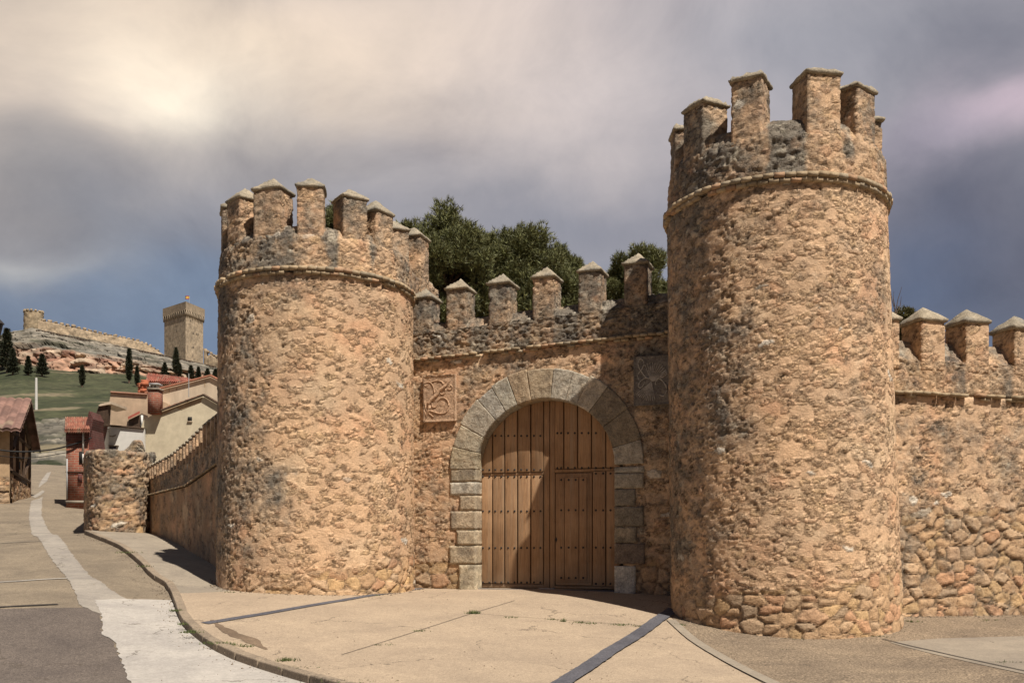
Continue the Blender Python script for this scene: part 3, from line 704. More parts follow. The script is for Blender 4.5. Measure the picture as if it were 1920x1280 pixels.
def dbox(s0,s1,z0,z1,o0,o1,parent,name,k=1,mat='oak',bev=.006):
    q=[gxyz(s0,o0,z0),gxyz(s1,o0,z0),gxyz(s1,o1,z0),gxyz(s0,o1,z0),gxyz(s0,o0,z1),gxyz(s1,o0,z1),gxyz(s1,o1,z1),gxyz(s0,o1,z1)]
    V,Fc=box8(q)
    # o0 front > o1 back
    o=mo(name,V,Fc[:,::-1] if False else Fc,MAT[mat],parent,col=np.tile(OAK*k,(8,1)))
    if bev:
        bm_=o.modifiers.new('bevel','BEVEL');bm_.width=bev;bm_.segments=2
    return o
sx=lambda x:gw(820+x*.3438,900,DO)[0]
zy=lambda y,x=630:gw(820+x*.3438,700+y*.3438,DO)[1]
zfl=zy(1172);
leafL=dbox(sx(205),sx(611),zfl,zt+.05,-DO-.05,-DO-.11,groot,'gate_leaf',.8)
leafR=dbox(sx(612.5),sx(1000),zfl,zt+.05,-DO-.05,-DO-.11,groot,'gate_leaf',.8)
dbox(sx(150),sx(1100),zfl-.5,zt+.3,-DO-.9,-DO-.95,groot,'back_board',.5,mat='dark',bev=0)
def rail(a,b,c,d,par,name='rail',o=.0,k=.95): return dbox(sx(a),sx(b),zy(d),zy(c),-DO-.012+o,-DO-.06,par,name,k)
def plank(a,b,c,d,par,o=.012,k=None): return dbox(sx(a+2),sx(b-2),zy(d),zy(c),-DO+o,-DO-.055,par,'plank',(.85+.3*rng.rand()) if k is None else k)
rail(580,610,-60,1170,leafL,'stile');rail(205,580,1150,1170,leafL);rail(205,580,535,550,leafL)
for a,b in((228,300),(303,366),(369,436),(440,508),(512,579)): plank(a,b,-60,532,leafL);plank(a,b,553,1146,leafL)
rail(614,640,-60,1170,leafR,'stile');rail(640,1000,1158,1170,leafR);rail(640,1000,524,538,leafR)
for a,b in((641,689),(692,764),(767,840),(843,918),(921,1000)): plank(a,b,-60,520,leafR)
for a,b in((847,918),(921,1000)): plank(a,b,540,1155,leafR)
wk=dbox(sx(645),sx(843),zy(1145),zy(548),-DO-.002,-DO-.055,groot,'wicket_door',.92)
dbox(sx(655),sx(830),zy(1137),zy(557),-DO+.004,-DO-.003,wk,'wicket_panel',.9,bev=.003)
for a,b in((664,694),(697,770),(778,816)): dbox(sx(a),sx(b),zy(1122),zy(570),-DO+.024,-DO,wk,'plank',.9+.25*rng.rand())
dbox(sx(650),sx(842),zy(1150),zy(1141),-DO+.03,-DO-.01,wk,'weather_bar',1.1,bev=.003)
def stud(x,y,par,o=.012):
    s_,z_=sx(x),zy(y,x);R=.024;V=[gxyz(s_,-DO+o+.016,z_)];Fc=[]
    for k,(r,oo) in enumerate(((.6*R,.012),(R,0))):
        for j in range(8): V.append(gxyz(s_+r*math.cos(j*PI/4),-DO+o+oo,z_+r*math.sin(j*PI/4)))
    for j in range(8): Fc.append([0,1+j,1+(j+1)%8]);Fc.append([1+j,9+j,9+(j+1)%8,1+(j+1)%8])
    return mo('stud',np.array(V),Fc,MAT['iron'],par)
LX=[250,285,317,350,387,422,458,490,528,563]
for y in(340,525,562,750,950,1138):
    for x in LX: 
        if y==340 and x<300: continue
        stud(x,y,leafL)
RX=[655,676,713,750,788,825,865,905,945]
for y in(325,515):
    for x in RX:
        if not(y==325 and x>900): stud(x,y,leafR)
for y in(545,745,948,1145):
    for x in(865,905,945): stud(x,y,leafR)
for y in(580,745,948,1113):
    for x in(677,718,756,797): stud(x,y,wk,.024)
lk=[(648,890),(654,904),(648,920),(642,904)];
mo('keyhole_plate',np.array([gxyz(sx(a),-DO+.008,zy(b_)) for a,b_ in lk]+[gxyz(sx(a),-DO,zy(b_)) for a,b_ in lk]),[[0,1,2,3],[0,4,5,1],[1,5,6,2],[2,6,7,3],[3,7,4,0]],MAT['iron'],wk)
# threshold
sill=dbox(sL-.05,sR+.1,zfl-.35,zfl-.012,-.06,-DO-.2,groot,'threshold',1,mat='slate',bev=.01)
dbox(sx(560),sx(645),zfl-.02,zfl+.012,-DO+.10,-DO-.02,groot,'stop_stone',1,mat='concrete',bev=.01)
# carved panels
def panel(pxs,pys,col,seed):
    a,zt_=gw(pxs[0],pys[0]);b_,_=gw(pxs[1],pys[0]);_,zb1=gw(pxs[0],pys[1])
    zr_=gw(pxs[1],pys[0])[1]
    z0,z1=zb1,(zt_+zr_)/2
    B,Fb=boxgrid(24,4,36);s=(a+b_)/2+B[:,0]*(b_-a)/2;z=(z0+z1)/2+B[:,2]*(z1-z0)/2;off=.10-.022*((np.abs(B[:,0])<.93)&(np.abs(B[:,2])<.95)&(B[:,1]<-.99));off=np.where(B[:,1]<-.99,off,-.2*(B[:,1]+1)/2+.10*(1-(B[:,1]+1)/2))
    V=np.stack([GC[0]+GD[0]*s+GN[0]*off,GC[1]+GD[1]*s+GN[1]*off,z],1);N=vnormals(V,Fb);V=V+N*(fbm(V*20,3,seed)*.012)[:,None]
    c=np.array(col)*(1+.35*fbm(V*12,3,seed+1))[:,None]
    p=mo('carved_panel',V,Fb,MAT['block'],groot,col=c,smooth=True)
    return p,lambda u,v,o=.03:gxyz(a+(b_-a)*u,o,z1-(z1-z0)*v)
def ribbon(par,f,pts,r,col,name='carving'):
    pts=catmull([np.array(p,float) for p in pts],5);V,Fc=tube([f(p[0],p[1],.082) for p in pts],r if np.isscalar(r) else list(np.interp(np.linspace(0,1,len(pts)),np.linspace(0,1,len(r)),r)),7)
    return V,Fc
p1,f1=panel((797,857),(704,793),(.44,.29,.185),610)
U=lambda x,y:((x-185)/550.,(y-245)/850.)
parts=[]
def cv(par,f,c,r): parts.append(ribbon(par,f,c,r,None))
cv(p1,f1,[U(640,350),U(570,450),U(470,520),U(420,600),U(330,680),U(280,760),U(290,860),U(250,930),U(235,1000)],[.018,.03,.038,.04,.042,.042,.038,.028,.016])
cv(p1,f1,[U(375,560),U(355,450),U(300,370),U(220,370),U(200,410),U(240,430),U(270,400)],.011)
cv(p1,f1,[U(330,355),U(420,345),U(500,370),U(525,410)],.012)
cv(p1,f1,[U(470,500),U(480,580),U(520,600),U(565,560),U(560,500)],.012)
cv(p1,f1,[U(600,500),U(650,520),U(680,480),U(650,440),U(630,470)],.012)
cv(p1,f1,[U(440,700),U(500,660),U(580,690),U(620,780),U(600,900),U(520,945),U(420,930),U(300,880)],.014)
cv(p1,f1,[U(330,740),U(340,810),U(400,820),U(430,760)],.012)
cv(p1,f1,[U(200,700),U(220,800),U(240,880),U(290,940),U(360,1000)],.012)
cv(p1,f1,[U(195,870),U(225,960),U(205,1060)],.010)
Vc,Fc=join(parts);mo('carving',Vc,Fc,MAT['block'],p1,col=np.tile(np.array([.52,.34,.215]),(len(Vc),1)),smooth=True)
p2,f2=panel((1190,1258),(668,762),(.19,.165,.14),620);parts=[]  # field darkened, carving lightened below: relief shade is put into the colours
U=lambda x,y:((x-190)/660.,(y-180)/900.)
for k in range(11):
    a=math.radians(-22+k*8.5);L_=330
    parts.append(ribbon(p2,f2,[U(515,650),U(515+math.sin(a)*L_*.5,650-math.cos(a)*L_*.55),U(515+math.sin(a)*L_,650-math.cos(a)*L_*1.05)],.009,None))
for k in range(11):
    a=math.radians(-52+k*6.2);L_=350
    parts.append(ribbon(p2,f2,[U(515,650),U(515+math.sin(a)*L_*.5,650+math.cos(a)*L_*.5),U(515+math.sin(a)*L_,650+math.cos(a)*L_)],.009,None))
parts.append(ribbon(p2,f2,[U(500,590),U(410,560),U(300,400),U(275,290),U(320,220),U(375,290),U(350,400),U(270,500),U(280,600)],.013,None))
parts.append(ribbon(p2,f2,[U(500,600),U(400,580),U(310,640),U(280,720),U(320,750),U(380,680),U(390,600)],.013,None))
parts.append(ribbon(p2,f2,[U(540,650),U(640,600),U(740,680),U(790,800),U(740,920),U(660,900)],.013,None))
parts.append(ribbon(p2,f2,[U(600,720),U(590,660),U(680,560),U(760,480),U(800,520),U(740,570),U(670,590)],.013,None))
Vc,Fc=join(parts);mo('carving',Vc,Fc,MAT['block'],p2,col=np.tile(np.array([.40,.36,.31]),(len(Vc),1)),smooth=True)

# ------------------------------------------------------------------ right wall
RA=P3(1640,750,17.35)[:2];RB=P3(1920,750,18.15)[:2];RD=(RB-RA)/np.linalg.norm(RB-RA);RN=np.array([RD[1],-RD[0]])
def rw(px,py,off=0):
    X=(px-960)/F;c=RA-RN*off;y=(RN@c)/(RN@np.array([X,1.]));p=np.array([X*y,y]);return float((p-c)@RD),(HZ-py)/F*y
rroot=thing('stone_wall','battlemented stone wall running right from the taller tower, its lower half of bare rubble','wall',(*(RA+RD*1.5),-1.35))
rs1=7.5;sz=2.80;rfr=(RA,RD,RN)
wallsurface('wall_face',rroot,-.6,rs1,-1.7,lambda s:s*0+sz,rfr,.9,.03,rub=lambda V:1-sstep(-.12,.12,V[:,2]-(.70+.25*fbm(V*1.3,3,9))),
  lich=lambda V:np.clip(.22+.35*fbm(V*1.1,3,91),0,1),seed=81,size=(.18,.18,.11),size2=(.31,.31,.21),expo=.52,amp=1.2,jmk=.6)
lst=[];nb=int((rs1+.6)/.2)
for row,(pr,zz) in enumerate(((.13,.05),(.07,-.01))):
    for i in range(nb):
        if rng.rand()<(.12,.42)[row]: continue
        s=-.6+(i+.5*row)*.2;p=pr*(1-.3*rng.rand());q=RA+RD*s+RN*(p/2-.02)
        lst.append(((q[0],q[1],sz+zz+(rng.rand()-.5)*.02),(.1*.94,.04+p/2,.028),RD,.014))
Vb,Fb=boxes(lst);mo('string_course',Vb,Fb,MAT['brick'],rroot,col=brickcol(len(Vb)))
LL=rs1+.6;B,Fb=boxgrid(int(LL/.03),18,28);s=(rs1-.6)/2+B[:,0]*LL/2;tt=(B[:,2]+1)/2;off=-(B[:,1]+1)/2*.62
rc=3.86;z=sz+.07+(rc-sz-.07-.42*(1-sstep(0,1,(B[:,1]+1)/2*1.6))*tt**2)*tt
V=np.stack([RA[0]+RD[0]*s+RN[0]*off,RA[1]+RD[1]*s+RN[1]*off,z],1)
rmx=[rw(x,640)[0] for x in(1662,1748,1831,1921)];d_=rmx[3]-rmx[2];rmx=rmx+[rmx[3]+d_*k for k in(1,2,3,4)];rms=np.array(rmx)
def rl(V):
    s=(V[:,:2]-RA)@RD;d=np.min(np.abs(s[:,None]-rms[None]),1);return np.clip((.5+.5*fbm(V*1.5,3,95))*sstep(.22,.34,d+.08*fbm(V*3,2,96))+.1+.3*sstep(2.4,3.4,s)*0,0,1)
surf('parapet',V,Fb,MAT['stone'],rroot,rub=.4,lich=rl,seed=85,size=(.26,.26,.15),expo=.9)
ra=math.atan2(RN[1],RN[0])
for i,s in enumerate(rmx):
    q=RA+RD*s-RN*.26;zz=rw([1662,1748,1831,1921][min(i,3)],[600,603,606,618][min(i,3)],.0)[1]
    merlon(rroot,q[0],q[1],sz+.5,zz,.47,.55,ra,.12,450+i,cap=.27,over=.06,capt=.06)

# ------------------------------------------------------------------ left receding wall
lroot=thing('boundary_wall','long low shaded wall with many thin merlons receding behind the left tower','wall',(-8.5,26,.1))
path=[P3(414,1045,20.9)[:2],P3(400,1040,21.9)[:2],P3(372,1030,23.2)[:2],P3(345,1022,24.7)[:2],P3(320,1014,26.2)[:2],P3(295,1007,27.8)[:2],P3(262,998,30.2)[:2]]
pr_=resample(catmull(path),.05);nP=len(pr_)
tn=np.gradient(pr_,axis=0);tn/=np.linalg.norm(tn,axis=1,keepdims=True);ln=np.stack([-tn[:,1],tn[:,0]],1)  # towards the street (left)
pxs=960+pr_[:,0]/pr_[:,1]*F
def zline(pts): xs=[a for a,_ in pts][::-1];ys=[b for _,b in pts][::-1];return (HZ-np.interp(pxs,xs,ys))/F*pr_[:,1]
zstr=zline([(415,868),(407,871),(350,911),(306,922),(262,933)]);zcr=zline([(415,812),(407,817),(380,843),(350,866),(306,889),(262,908)]);ztp=zline([(415,764),(408,770),(380,792),(350,822),(320,848),(262,880)])
zgr=G(pr_[:,0],pr_[:,1])
def ribbonwall(zlo,zhi,off0,off1,nz,nm,root,**k):
    rows=[]
    for t in np.linspace(0,1,nz): rows.append(np.c_[pr_+ln*off0,zlo+(zhi-zlo)*t])
    for t in np.linspace(0,1,5)[1:]: rows.append(np.c_[pr_+ln*(off0+(off1-off0)*t),zhi])
    for t in np.linspace(1,0,8)[1:]: rows.append(np.c_[pr_+ln*off1,zlo+(zhi-zlo)*t])
    V=np.stack(rows,1).reshape(-1,3);return surf(nm,V,gridF(nP,len(rows)),MAT['stone'],root,**k)
ribbonwall(zgr-.4,zstr,.0,-.5,60,'wall_face',lroot,rub=0,lich=.25,seed=101,size=(.3,.3,.2),expo=.25,amp=.7,mort=np.array([.42,.26,.15]))
ribbonwall(zstr+.03,zcr,.0,-.4,16,'parapet',lroot,rub=.2,lich=.55,seed=105,size=(.2,.2,.13),expo=.6,amp=.8)
lst=[]
for i in range(0,nP-2,4):
    p=pr_[i]+ln[i]*.03;lst.append(((p[0],p[1],zstr[i]+.012),(.075,.04,.016),tn[i],.02))
Vb,Fb=boxes(lst);mo('string_course',Vb,Fb,MAT['brick'],lroot,col=brickcol(len(Vb)))
cum=np.r_[0,np.cumsum(np.linalg.norm(np.diff(pr_,axis=0),axis=1))]
nm_=27
for k in range(nm_):
    s=.25+k*(cum[-1]-.3)/(nm_-1)*.985;i=int(np.argmin(abs(cum-s)));p=pr_[i]-ln[i]*.13
    B,Fb=boxgrid(4,4,8);h0=zcr[i]-.15;h1=ztp[i]-.05
    V=np.stack([p[0]+tn[i,0]*B[:,0]*.058+ln[i,0]*B[:,1]*.11,p[1]+tn[i,1]*B[:,0]*.058+ln[i,1]*B[:,1]*.11,(h0+h1)/2+B[:,2]*(h1-h0)/2],1)
    m_=surf('merlon',V,Fb,MAT['stone'],lroot,rub=.1,lich=.3,seed=700+k,size=(.12,.12,.09),expo=.6,amp=.35)
    Vc,Fc=boxes([((p[0],p[1],h1+.02),(.095,.13,.022),tn[i],.02)]);Vc[4:]=Vc[4:]*.5+Vc[4:].mean(0)*.5+[0,0,.03]
    mo('cap',Vc,Fc,MAT['block'],m_,col=np.tile(np.array([.36,.31,.23]),(8,1)))

# round-cornered rubble stub
st=thing('rubble_wall','free-standing round-cornered rubble wall by the kerb at the far end of the boundary wall','wall',(*P3(205,995,28.4)[:2],.5))
sp_=[P3(176,990,32.5)[:2],P3(164,990,30.6)[:2],P3(160.5,990,29.2)[:2],P3(166,990,28.2)[:2],P3(182,990,27.75)[:2],P3(210,990,27.7)[:2],P3(240,990,28.0)[:2],P3(268,990,28.5)[:2],P3(290,990,29.6)[:2]]
q=resample(catmull(sp_),.045);tq=np.gradient(q,axis=0);tq/=np.linalg.norm(tq,axis=1,keepdims=True);nq=np.stack([tq[:,1],-tq[:,0]],1)
if (nq[len(nq)//2]@np.array([0,-1]))<0: nq=-nq
gq=G(q[:,0],q[:,1])-.3;pq=960+q[:,0]/q[:,1]*F;tq_=(HZ-np.interp(pq,[150,265,300],[846,848,838]))/F*28.0
rows=[np.c_[q,gq+(tq_-gq)*t] for t in np.linspace(0,1,62)]+[np.c_[q-nq*.5*t,tq_] for t in np.linspace(0,1,6)[1:]]+[np.c_[q-nq*.5,gq+(tq_-gq)*t] for t in np.linspace(1,0,6)[1:]]
V=np.stack(rows,1).reshape(-1,3);Fb=gridF(len(q),len(rows))
N=vnormals(V,Fb)
if (N[len(rows)*(len(q)//2)+10]@np.array([0,-1,0]))<0: Fb=Fb[:,::-1]
surf('wall_face',V,Fb,MAT['stone'],st,rub=.95,lich=lambda V:np.clip(.30+.45*sstep(2.2,3.0,V[:,2])+.25*fbm(V*1.5,3,12),0,1),seed=111,size=(.34,.34,.125),expo=1,amp=1.5,jmk=.55)
st.name='rubble_wall'

# ------------------------------------------------------------------ hillside
def ip(c,pts): return np.interp(c,[a for a,_ in pts],[b for _,b in pts])
FL=[(-250,668),(0,640),(35,628),(72,622),(150,638),(230,654),(310,670),(400,690),(500,712),(1000,800)]
CT=[(-250,680),(0,662),(30,652),(90,650),(150,662),(250,682),(300,690),(400,703),(500,725),(1000,812)]
GB=[(-250,700),(0,690),(40,682),(90,692),(150,699),(250,702),(310,712),(400,722),(500,738),(1000,830)]
cols_=np.arange(-260,1001,1.6);rows_=[(lambda c:c*0+905,70),(lambda c:c*0+874,80),(lambda c:c*0+812,112),(lambda c:c*0+768,135),(lambda c:ip(c,GB),225),(lambda c:ip(c,CT),231),(lambda c:ip(c,FL),275),(lambda c:ip(c,FL)-2,290),(lambda c:ip(c,FL)+60,360)]
nsub=[6,30,26,60,26,46,8,6];pys=[];yds=[];rid=[]
for i,k in enumerate(nsub):
    for j in range(k):
        t=j/k;a,ya=rows_[i];b_,yb=rows_[i+1];pys.append(a(cols_)*(1-t)+b_(cols_)*t);yds.append(ya*(1-t)+yb*t);rid.append(i+t)
pys=np.array(pys).T;yd=np.tile(np.array(yds),(len(cols_),1));rd=np.tile(np.array(rid),(len(cols_),1));cc=np.tile(cols_[:,None],(1,pys.shape[1]))
V=np.stack([(cc-960)/F*yd,yd,(HZ-pys)/F*yd],-1).reshape(-1,3);r=rd.ravel();cx_=cc.ravel()
Q=V.copy();
rock=sstep(3.95,4.05,r)*(1-sstep(6.9,7.1,r));pink=sstep(3.97,4.05,r+.04*fbm(V*.2,3,3))*(1-sstep(4.95,5.3,r+.5*fbm(V*np.array([.06,.06,.2]),3,4)))
lowrock=sstep(.05,.3,fbm(V*np.array([.09,.06,.3]),4,15)+.50-.5*sstep(2.1,2.9,r))*(1-sstep(2.6,3.1,r))
F1,F2,ID=worley((V+fbm(V*.25,3,66)[:,None]*2)/np.array([3.6,3.6,2.4]),5);F1b,F2b,IDb=worley(V/np.array([9.,9.,1.3])+np.array([0,0,1])*fbm(V*.06,2,8)[:,None],6);F1c,F2c,IDc=worley((V+fbm(V*.4,3,77)[:,None]*2.)/np.array([3.2,3.2,1.0]),9)
dy=np.zeros(len(V));dz=np.zeros(len(V))
dy-=pink*(sstep(0,.5,F2-F1)*2.2*(.2+ID)+fbm(V*.45,4,7,.6)*2.6);led=rock*(1-pink);dy-=led*(IDb*3.2+fbm(V*.4,3,9)*.8);dz+=led*((IDb-.5)*.6+fbm(V*.7,3,19)*.5)
dz+=lowrock*(sstep(0,.3,F2c-F1c)*.30*(.3+IDc))+(1-rock)*fbm(V*.05,3,10)*.5*sstep(1,2,r)
V[:,1]+=dy;V[:,2]+=dz
g1=np.array([.032,.038,.015]);g2=np.array([.056,.058,.027]);grass=cmix(np.tile(g1,(len(V),1)),g2,sstep(-.3,.3,fbm(Q*np.array([.15,.05,.8]),4,21)))*(1+.6*fbm(Q*np.array([.9,.5,3.]),3,25))[:,None]
grass=cmix(grass,np.array([.20,.16,.10]),sstep(.28,.5,fbm(Q*np.array([.11,.06,.6]),4,22)+.12*(1-sstep(2.8,3.3,r)))*.8)
lrk=cmix(np.tile(np.array([.075,.07,.055]),(len(V),1)),np.array([.30,.26,.20]),IDc)*(.5+.5*sstep(0,.2,F2c-F1c))[:,None]*(.75+.6*fbm(Q*np.array([.5,.5,1.5]),4,78))[:,None]
lrk=cmix(lrk,g1*.8,sstep(.0,.3,fbm(Q*np.array([.3,.2,1.0]),4,79)))
pk=cmix(np.tile(np.array([.50,.30,.20]),(len(V),1)),np.array([.50,.38,.27]),sstep(.3,.7,ID));pk=cmix(pk,np.array([.20,.09,.06]),sstep(.0,.45,fbm(Q*.33,4,23))*.75)
pk=pk*(.6+.4*sstep(0,.15,F2-F1))[:,None]*.80*(1+.6*fbm(Q*np.array([.6,.6,1.]),4,83))[:,None]
ld=cmix(np.tile(np.array([.22,.205,.17]),(len(V),1)),np.array([.36,.31,.24]),IDb);ld=cmix(ld,np.array([.085,.085,.05]),sstep(.05,.4,fbm(Q*np.array([.12,.12,.5]),4,24))*.8)
ld=ld*(.45+.55*sstep(0,.18,F2b-F1b))[:,None]*.68*(1+.7*fbm(Q*np.array([.5,.5,2.]),4,82))[:,None]
c=cmix(grass,lrk,lowrock);c=cmix(c,ld,rock);c=cmix(c,pk,pink)
hl=mo('hillside',V,gridF(len(cols_),pys.shape[1]),MAT['far'],col=c,smooth=True);tag(hl,kind='structure')
def hp(px,py):
    """point on the hill"""
    rr=[(f(np.array([float(px)]))[0],y) for f,y in rows_[1:8]]
    for (a,ya),(b_,yb) in zip(rr,rr[1:]):
        if b_<=py<=a: t=(a-py)/(a-b_) if a!=b_ else 0; return P3(px,py,ya+(yb-ya)*t)
    return P3(px,py,200)
# far plain closing the horizon
a=np.array([[-3000,365,20],[3000,365,-5],[3000,4000,-5],[-3000,4000,20]],float)
pl_=mo('far_plain',a,np.array([[0,1,2,3]]),MAT['mud']);tag(pl_,kind='structure')
a=np.array([[-3000,-2000,-3],[3000,-2000,-3],[3000,400,-6],[-3000,400,-6]],float)
pl_=mo('ground',a,np.array([[0,1,2,3]]),MAT['mud']);tag(pl_,kind='structure')

# ------------------------------------------------------------------ castle on the hill
CW=np.array([.31,.235,.155])
def farcol(V,base,seed,sc_=.5): 
    c=base*(1+.45*fbm(V*sc_*np.array([1,1,2.]),4,seed)+.5*fbm(V*sc_*5*np.array([1,1,1.6]),3,seed+1))[:,None];return c
wy=288
cw=thing('castle_wall','battlemented castle curtain wall descending the hill crest from its round tower','wall',tuple(P3(180,640,wy)))
tops=[(70,600),(100,605),(131,612),(186,625),(262,640),(283,650),(306,664)];bots=[(70,626),(150,642),(230,658),(310,676)]
xs=np.linspace(71,306,240);rows=[]
for t in np.linspace(0,1,14): rows.append(np.array([P3(x,lerp(ip(x,bots),ip(x,tops),t),wy-3+1.5*t) for x in xs]))
rows.append(np.array([P3(x,ip(x,tops),wy-1.5)+[0,2.,0] for x in xs]))
V=np.stack(rows,1).reshape(-1,3);V=V+np.array([0,-1,0])*(fbm(V*.8,3,31)*.35)[:,None];mo('wall_face',V,gridF(len(xs),15),MAT['far'],cw,col=farcol(V,CW,33),smooth=True)
x=78;k=0
while x<300:
    wpx=6.4-2.6*(x-78)/222;p=P3(x+wpx/2,ip(x+wpx/2,tops),wy-1);hw=wpx/2/F*wy;hh=(4.2-1.5*(x-78)/222)/F*wy
    ruin=.6+.5*rng.rand()
    V,Fc=boxes([((p[0],p[1],p[2]+hh*.35*ruin),(hw,.45,hh*.75*ruin),(1,0),.35)]);mo('merlon',V,Fc,MAT['far'],cw,col=farcol(V,CW*.9,k));x+=wpx*1.85;k+=1
def ftower(name,label,px0,px1,pt,pb,y,col):
    cx=(px0+px1)/2;r=(px1-px0)/2/F*y;c=P3(cx,pb,y);zt=P3(cx,pt,y)[2];root=thing(name,label,'tower',(c[0],c[1]+r,c[2]-2))
    u=np.linspace(0,2*PI,72,endpoint=False);z=np.linspace(c[2]-3,zt,30);U_,Z=np.meshgrid(u,z,indexing='ij');V=np.stack([c[0]+r*np.cos(U_),c[1]+r+r*np.sin(U_),Z],-1).reshape(-1,3)
    N=V-np.array([c[0],c[1]+r,0]);N[:,2]=0;N/=np.linalg.norm(N,axis=1,keepdims=True);V=V+N*(fbm(V*1.2,3,3)*.25)[:,None]
    mo('tower_shaft',V,gridF(72,30,True),MAT['far'],root,col=farcol(V,col,35),smooth=True)
    for k in range(14):
        a=2*PI*k/14;q=(c[0]+r*.93*math.cos(a),c[1]+r+r*.93*math.sin(a),zt+.18);V,Fc=boxes([(q,(.32,.30,.45*(.5+.6*rng.rand())),(math.cos(a),math.sin(a)),.12)]);mo('merlon',V,Fc,MAT['far'],root,col=farcol(V,col,k))
    return root
ftower('castle_round_tower','small round castle tower at the high left end of the hilltop wall',37.5,71.5,582,632,288,np.array([.31,.24,.155]))
# keep: left face 306-348, right face 348-381
kr_=thing('castle_keep','tall square castle keep with machicolated top standing on the hill','keep',tuple(P3(348,672,278)))
A0=P3(308,0,287)[:2];A1=P3(348,0,279)[:2];A2=P3(381,0,287.5)[:2];A3=A0+A2-A1
zt=P3(348,583,279)[2];zb=P3(348,700,279)[2]-4
def quadwall(pa,pb,z0,z1,nm,root,col,seed,n=40,m=50,off=0):
    u=np.linspace(0,1,n);v=np.linspace(0,1,m);Ug,Vg=np.meshgrid(u,v,indexing='ij')
    V=np.stack([pa[0]+(pb[0]-pa[0])*Ug,pa[1]+(pb[1]-pa[1])*Ug,z0+(z1-z0)*Vg],-1).reshape(-1,3)
    return V,gridF(n,m)
parts=[quadwall(a,b_,zb,zt,'',None,None,0) for a,b_ in((A0,A1),(A1,A2),(A2,A3),(A3,A0))];V=np.concatenate([p[0] for p in parts]);Fb=np.concatenate([p[1]+i*2000 for i,p in enumerate(parts)])
kc=np.array([.37,.29,.20]);mo('keep_walls',V,Fb,MAT['far'],kr_,col=farcol(V,kc,41,.8))
ctr=(A0+A2)/2
def off_(P,k): return ctr+(P-ctr)*k
zk=P3(348,566,279)[2]
O=[off_(P,1.08) for P in(A0,A1,A2,A3)];I_=[off_(P,.95) for P in(A0,A1,A2,A3)]
parts=[];zc=zt+.3
for i in range(4):
    a,b_=O[i],O[(i+1)%4];c_,d_=I_[i],I_[(i+1)%4]
    parts.append(box8([(*a,zc),(*b_,zc),(*d_,zc),(*c_,zc),(*a,zk),(*b_,zk),(*d_,zk),(*c_,zk)]))
V,Fc=join(parts);mo('parapet',V,Fc,MAT['far'],kr_,col=farcol(V,kc*.9,43))
for i in range(4):
    a,b_=O[i],O[(i+1)%4];d=(b_-a)/np.linalg.norm(b_-a);L_=np.linalg.norm(b_-a);nn=12;lst=[]
    inn=(ctr-(a+b_)/2);inn/=np.linalg.norm(inn)
    for k in range(nn):
        p=a+d*L_*(k+.5)/nn+inn*.26;lst.append(((p[0],p[1],zc-.85),(.13,.30,.85),d,0))
    V,Fc=boxes(lst)
    for j in range(0,len(V),8):   # corbels taper towards the wall at their foot
        mid=V[j:j+4].mean(0);V[j:j+4,:2]=V[j:j+4,:2]+inn*.22
    mo('corbel_row',V,Fc,MAT['far'],kr_,col=farcol(V,kc*.75,45))
V,Fc=np.array([[*P,zt+.5] for P in I_]),np.array([[0,1,2,3]]);mo('roof_floor',V,Fc,MAT['far'],kr_,col=np.tile(kc,(4,1)))
def kwin(fa,fb,t,py,hpx,wpx=1.6):
    p=fa+(fb-fa)*t;d=(fb-fa)/np.linalg.norm(fb-fa);z=(HZ-py)/F*p[1];nn=np.array([d[1],-d[0]]);V,Fc=boxes([((p[0]+nn[0]*.0,p[1]+nn[1]*.0,z),(wpx/2/F*280,.06,hpx/2/F*280),d,0)]);mo('window',V,Fc,MAT['dark'],kr_)
kwin(A0,A1,.60,620,4);kwin(A1,A2,.28,601,4)
for t in(.36,.44,.62,.70): kwin(A1,A2,t,624+ (t-.36)*8,4.5,1.4)
for t in(.36,.44): kwin(A1,A2,t,651,3,1.4)
# flag on the keep
fr=thing('flag','yellow and red flag on a thin pole on the castle keep','flag',(A1[0]*.5+ctr[0]*.5,(A1[1]+ctr[1])/2,zk))
fb_=P3(354,566,(A1[1]+ctr[1])/2);V,Fc=tube([(fb_[0],fb_[1],fb_[2]-2.4),(fb_[0]+.2,fb_[1],fb_[2]+1.7)],.05,5);mo('pole',V,Fc,MAT['post'],fr)
for nm,(a,b_),cl_ in (('flag_cloth',(0,1),None),):
    u=np.linspace(0,1,10);v=np.linspace(0,1,7);Ug,Vg=np.meshgrid(u,v,indexing='ij');V=np.stack([fb_[0]+.2-1.3*Ug,fb_[1]+.25*np.sin(Ug*7),fb_[2]+1.7-.95*Vg+.15*Ug+.1*np.sin(Ug*6)],-1).reshape(-1,3)
    vv=Vg.ravel();c=np.where((np.abs(vv-.5)<.3)[:,None],np.array([.6,.42,.08]),np.array([.35,.03,.03]));mo('flag_cloth',V,gridF(10,7),MAT['tile'],fr,col=c)
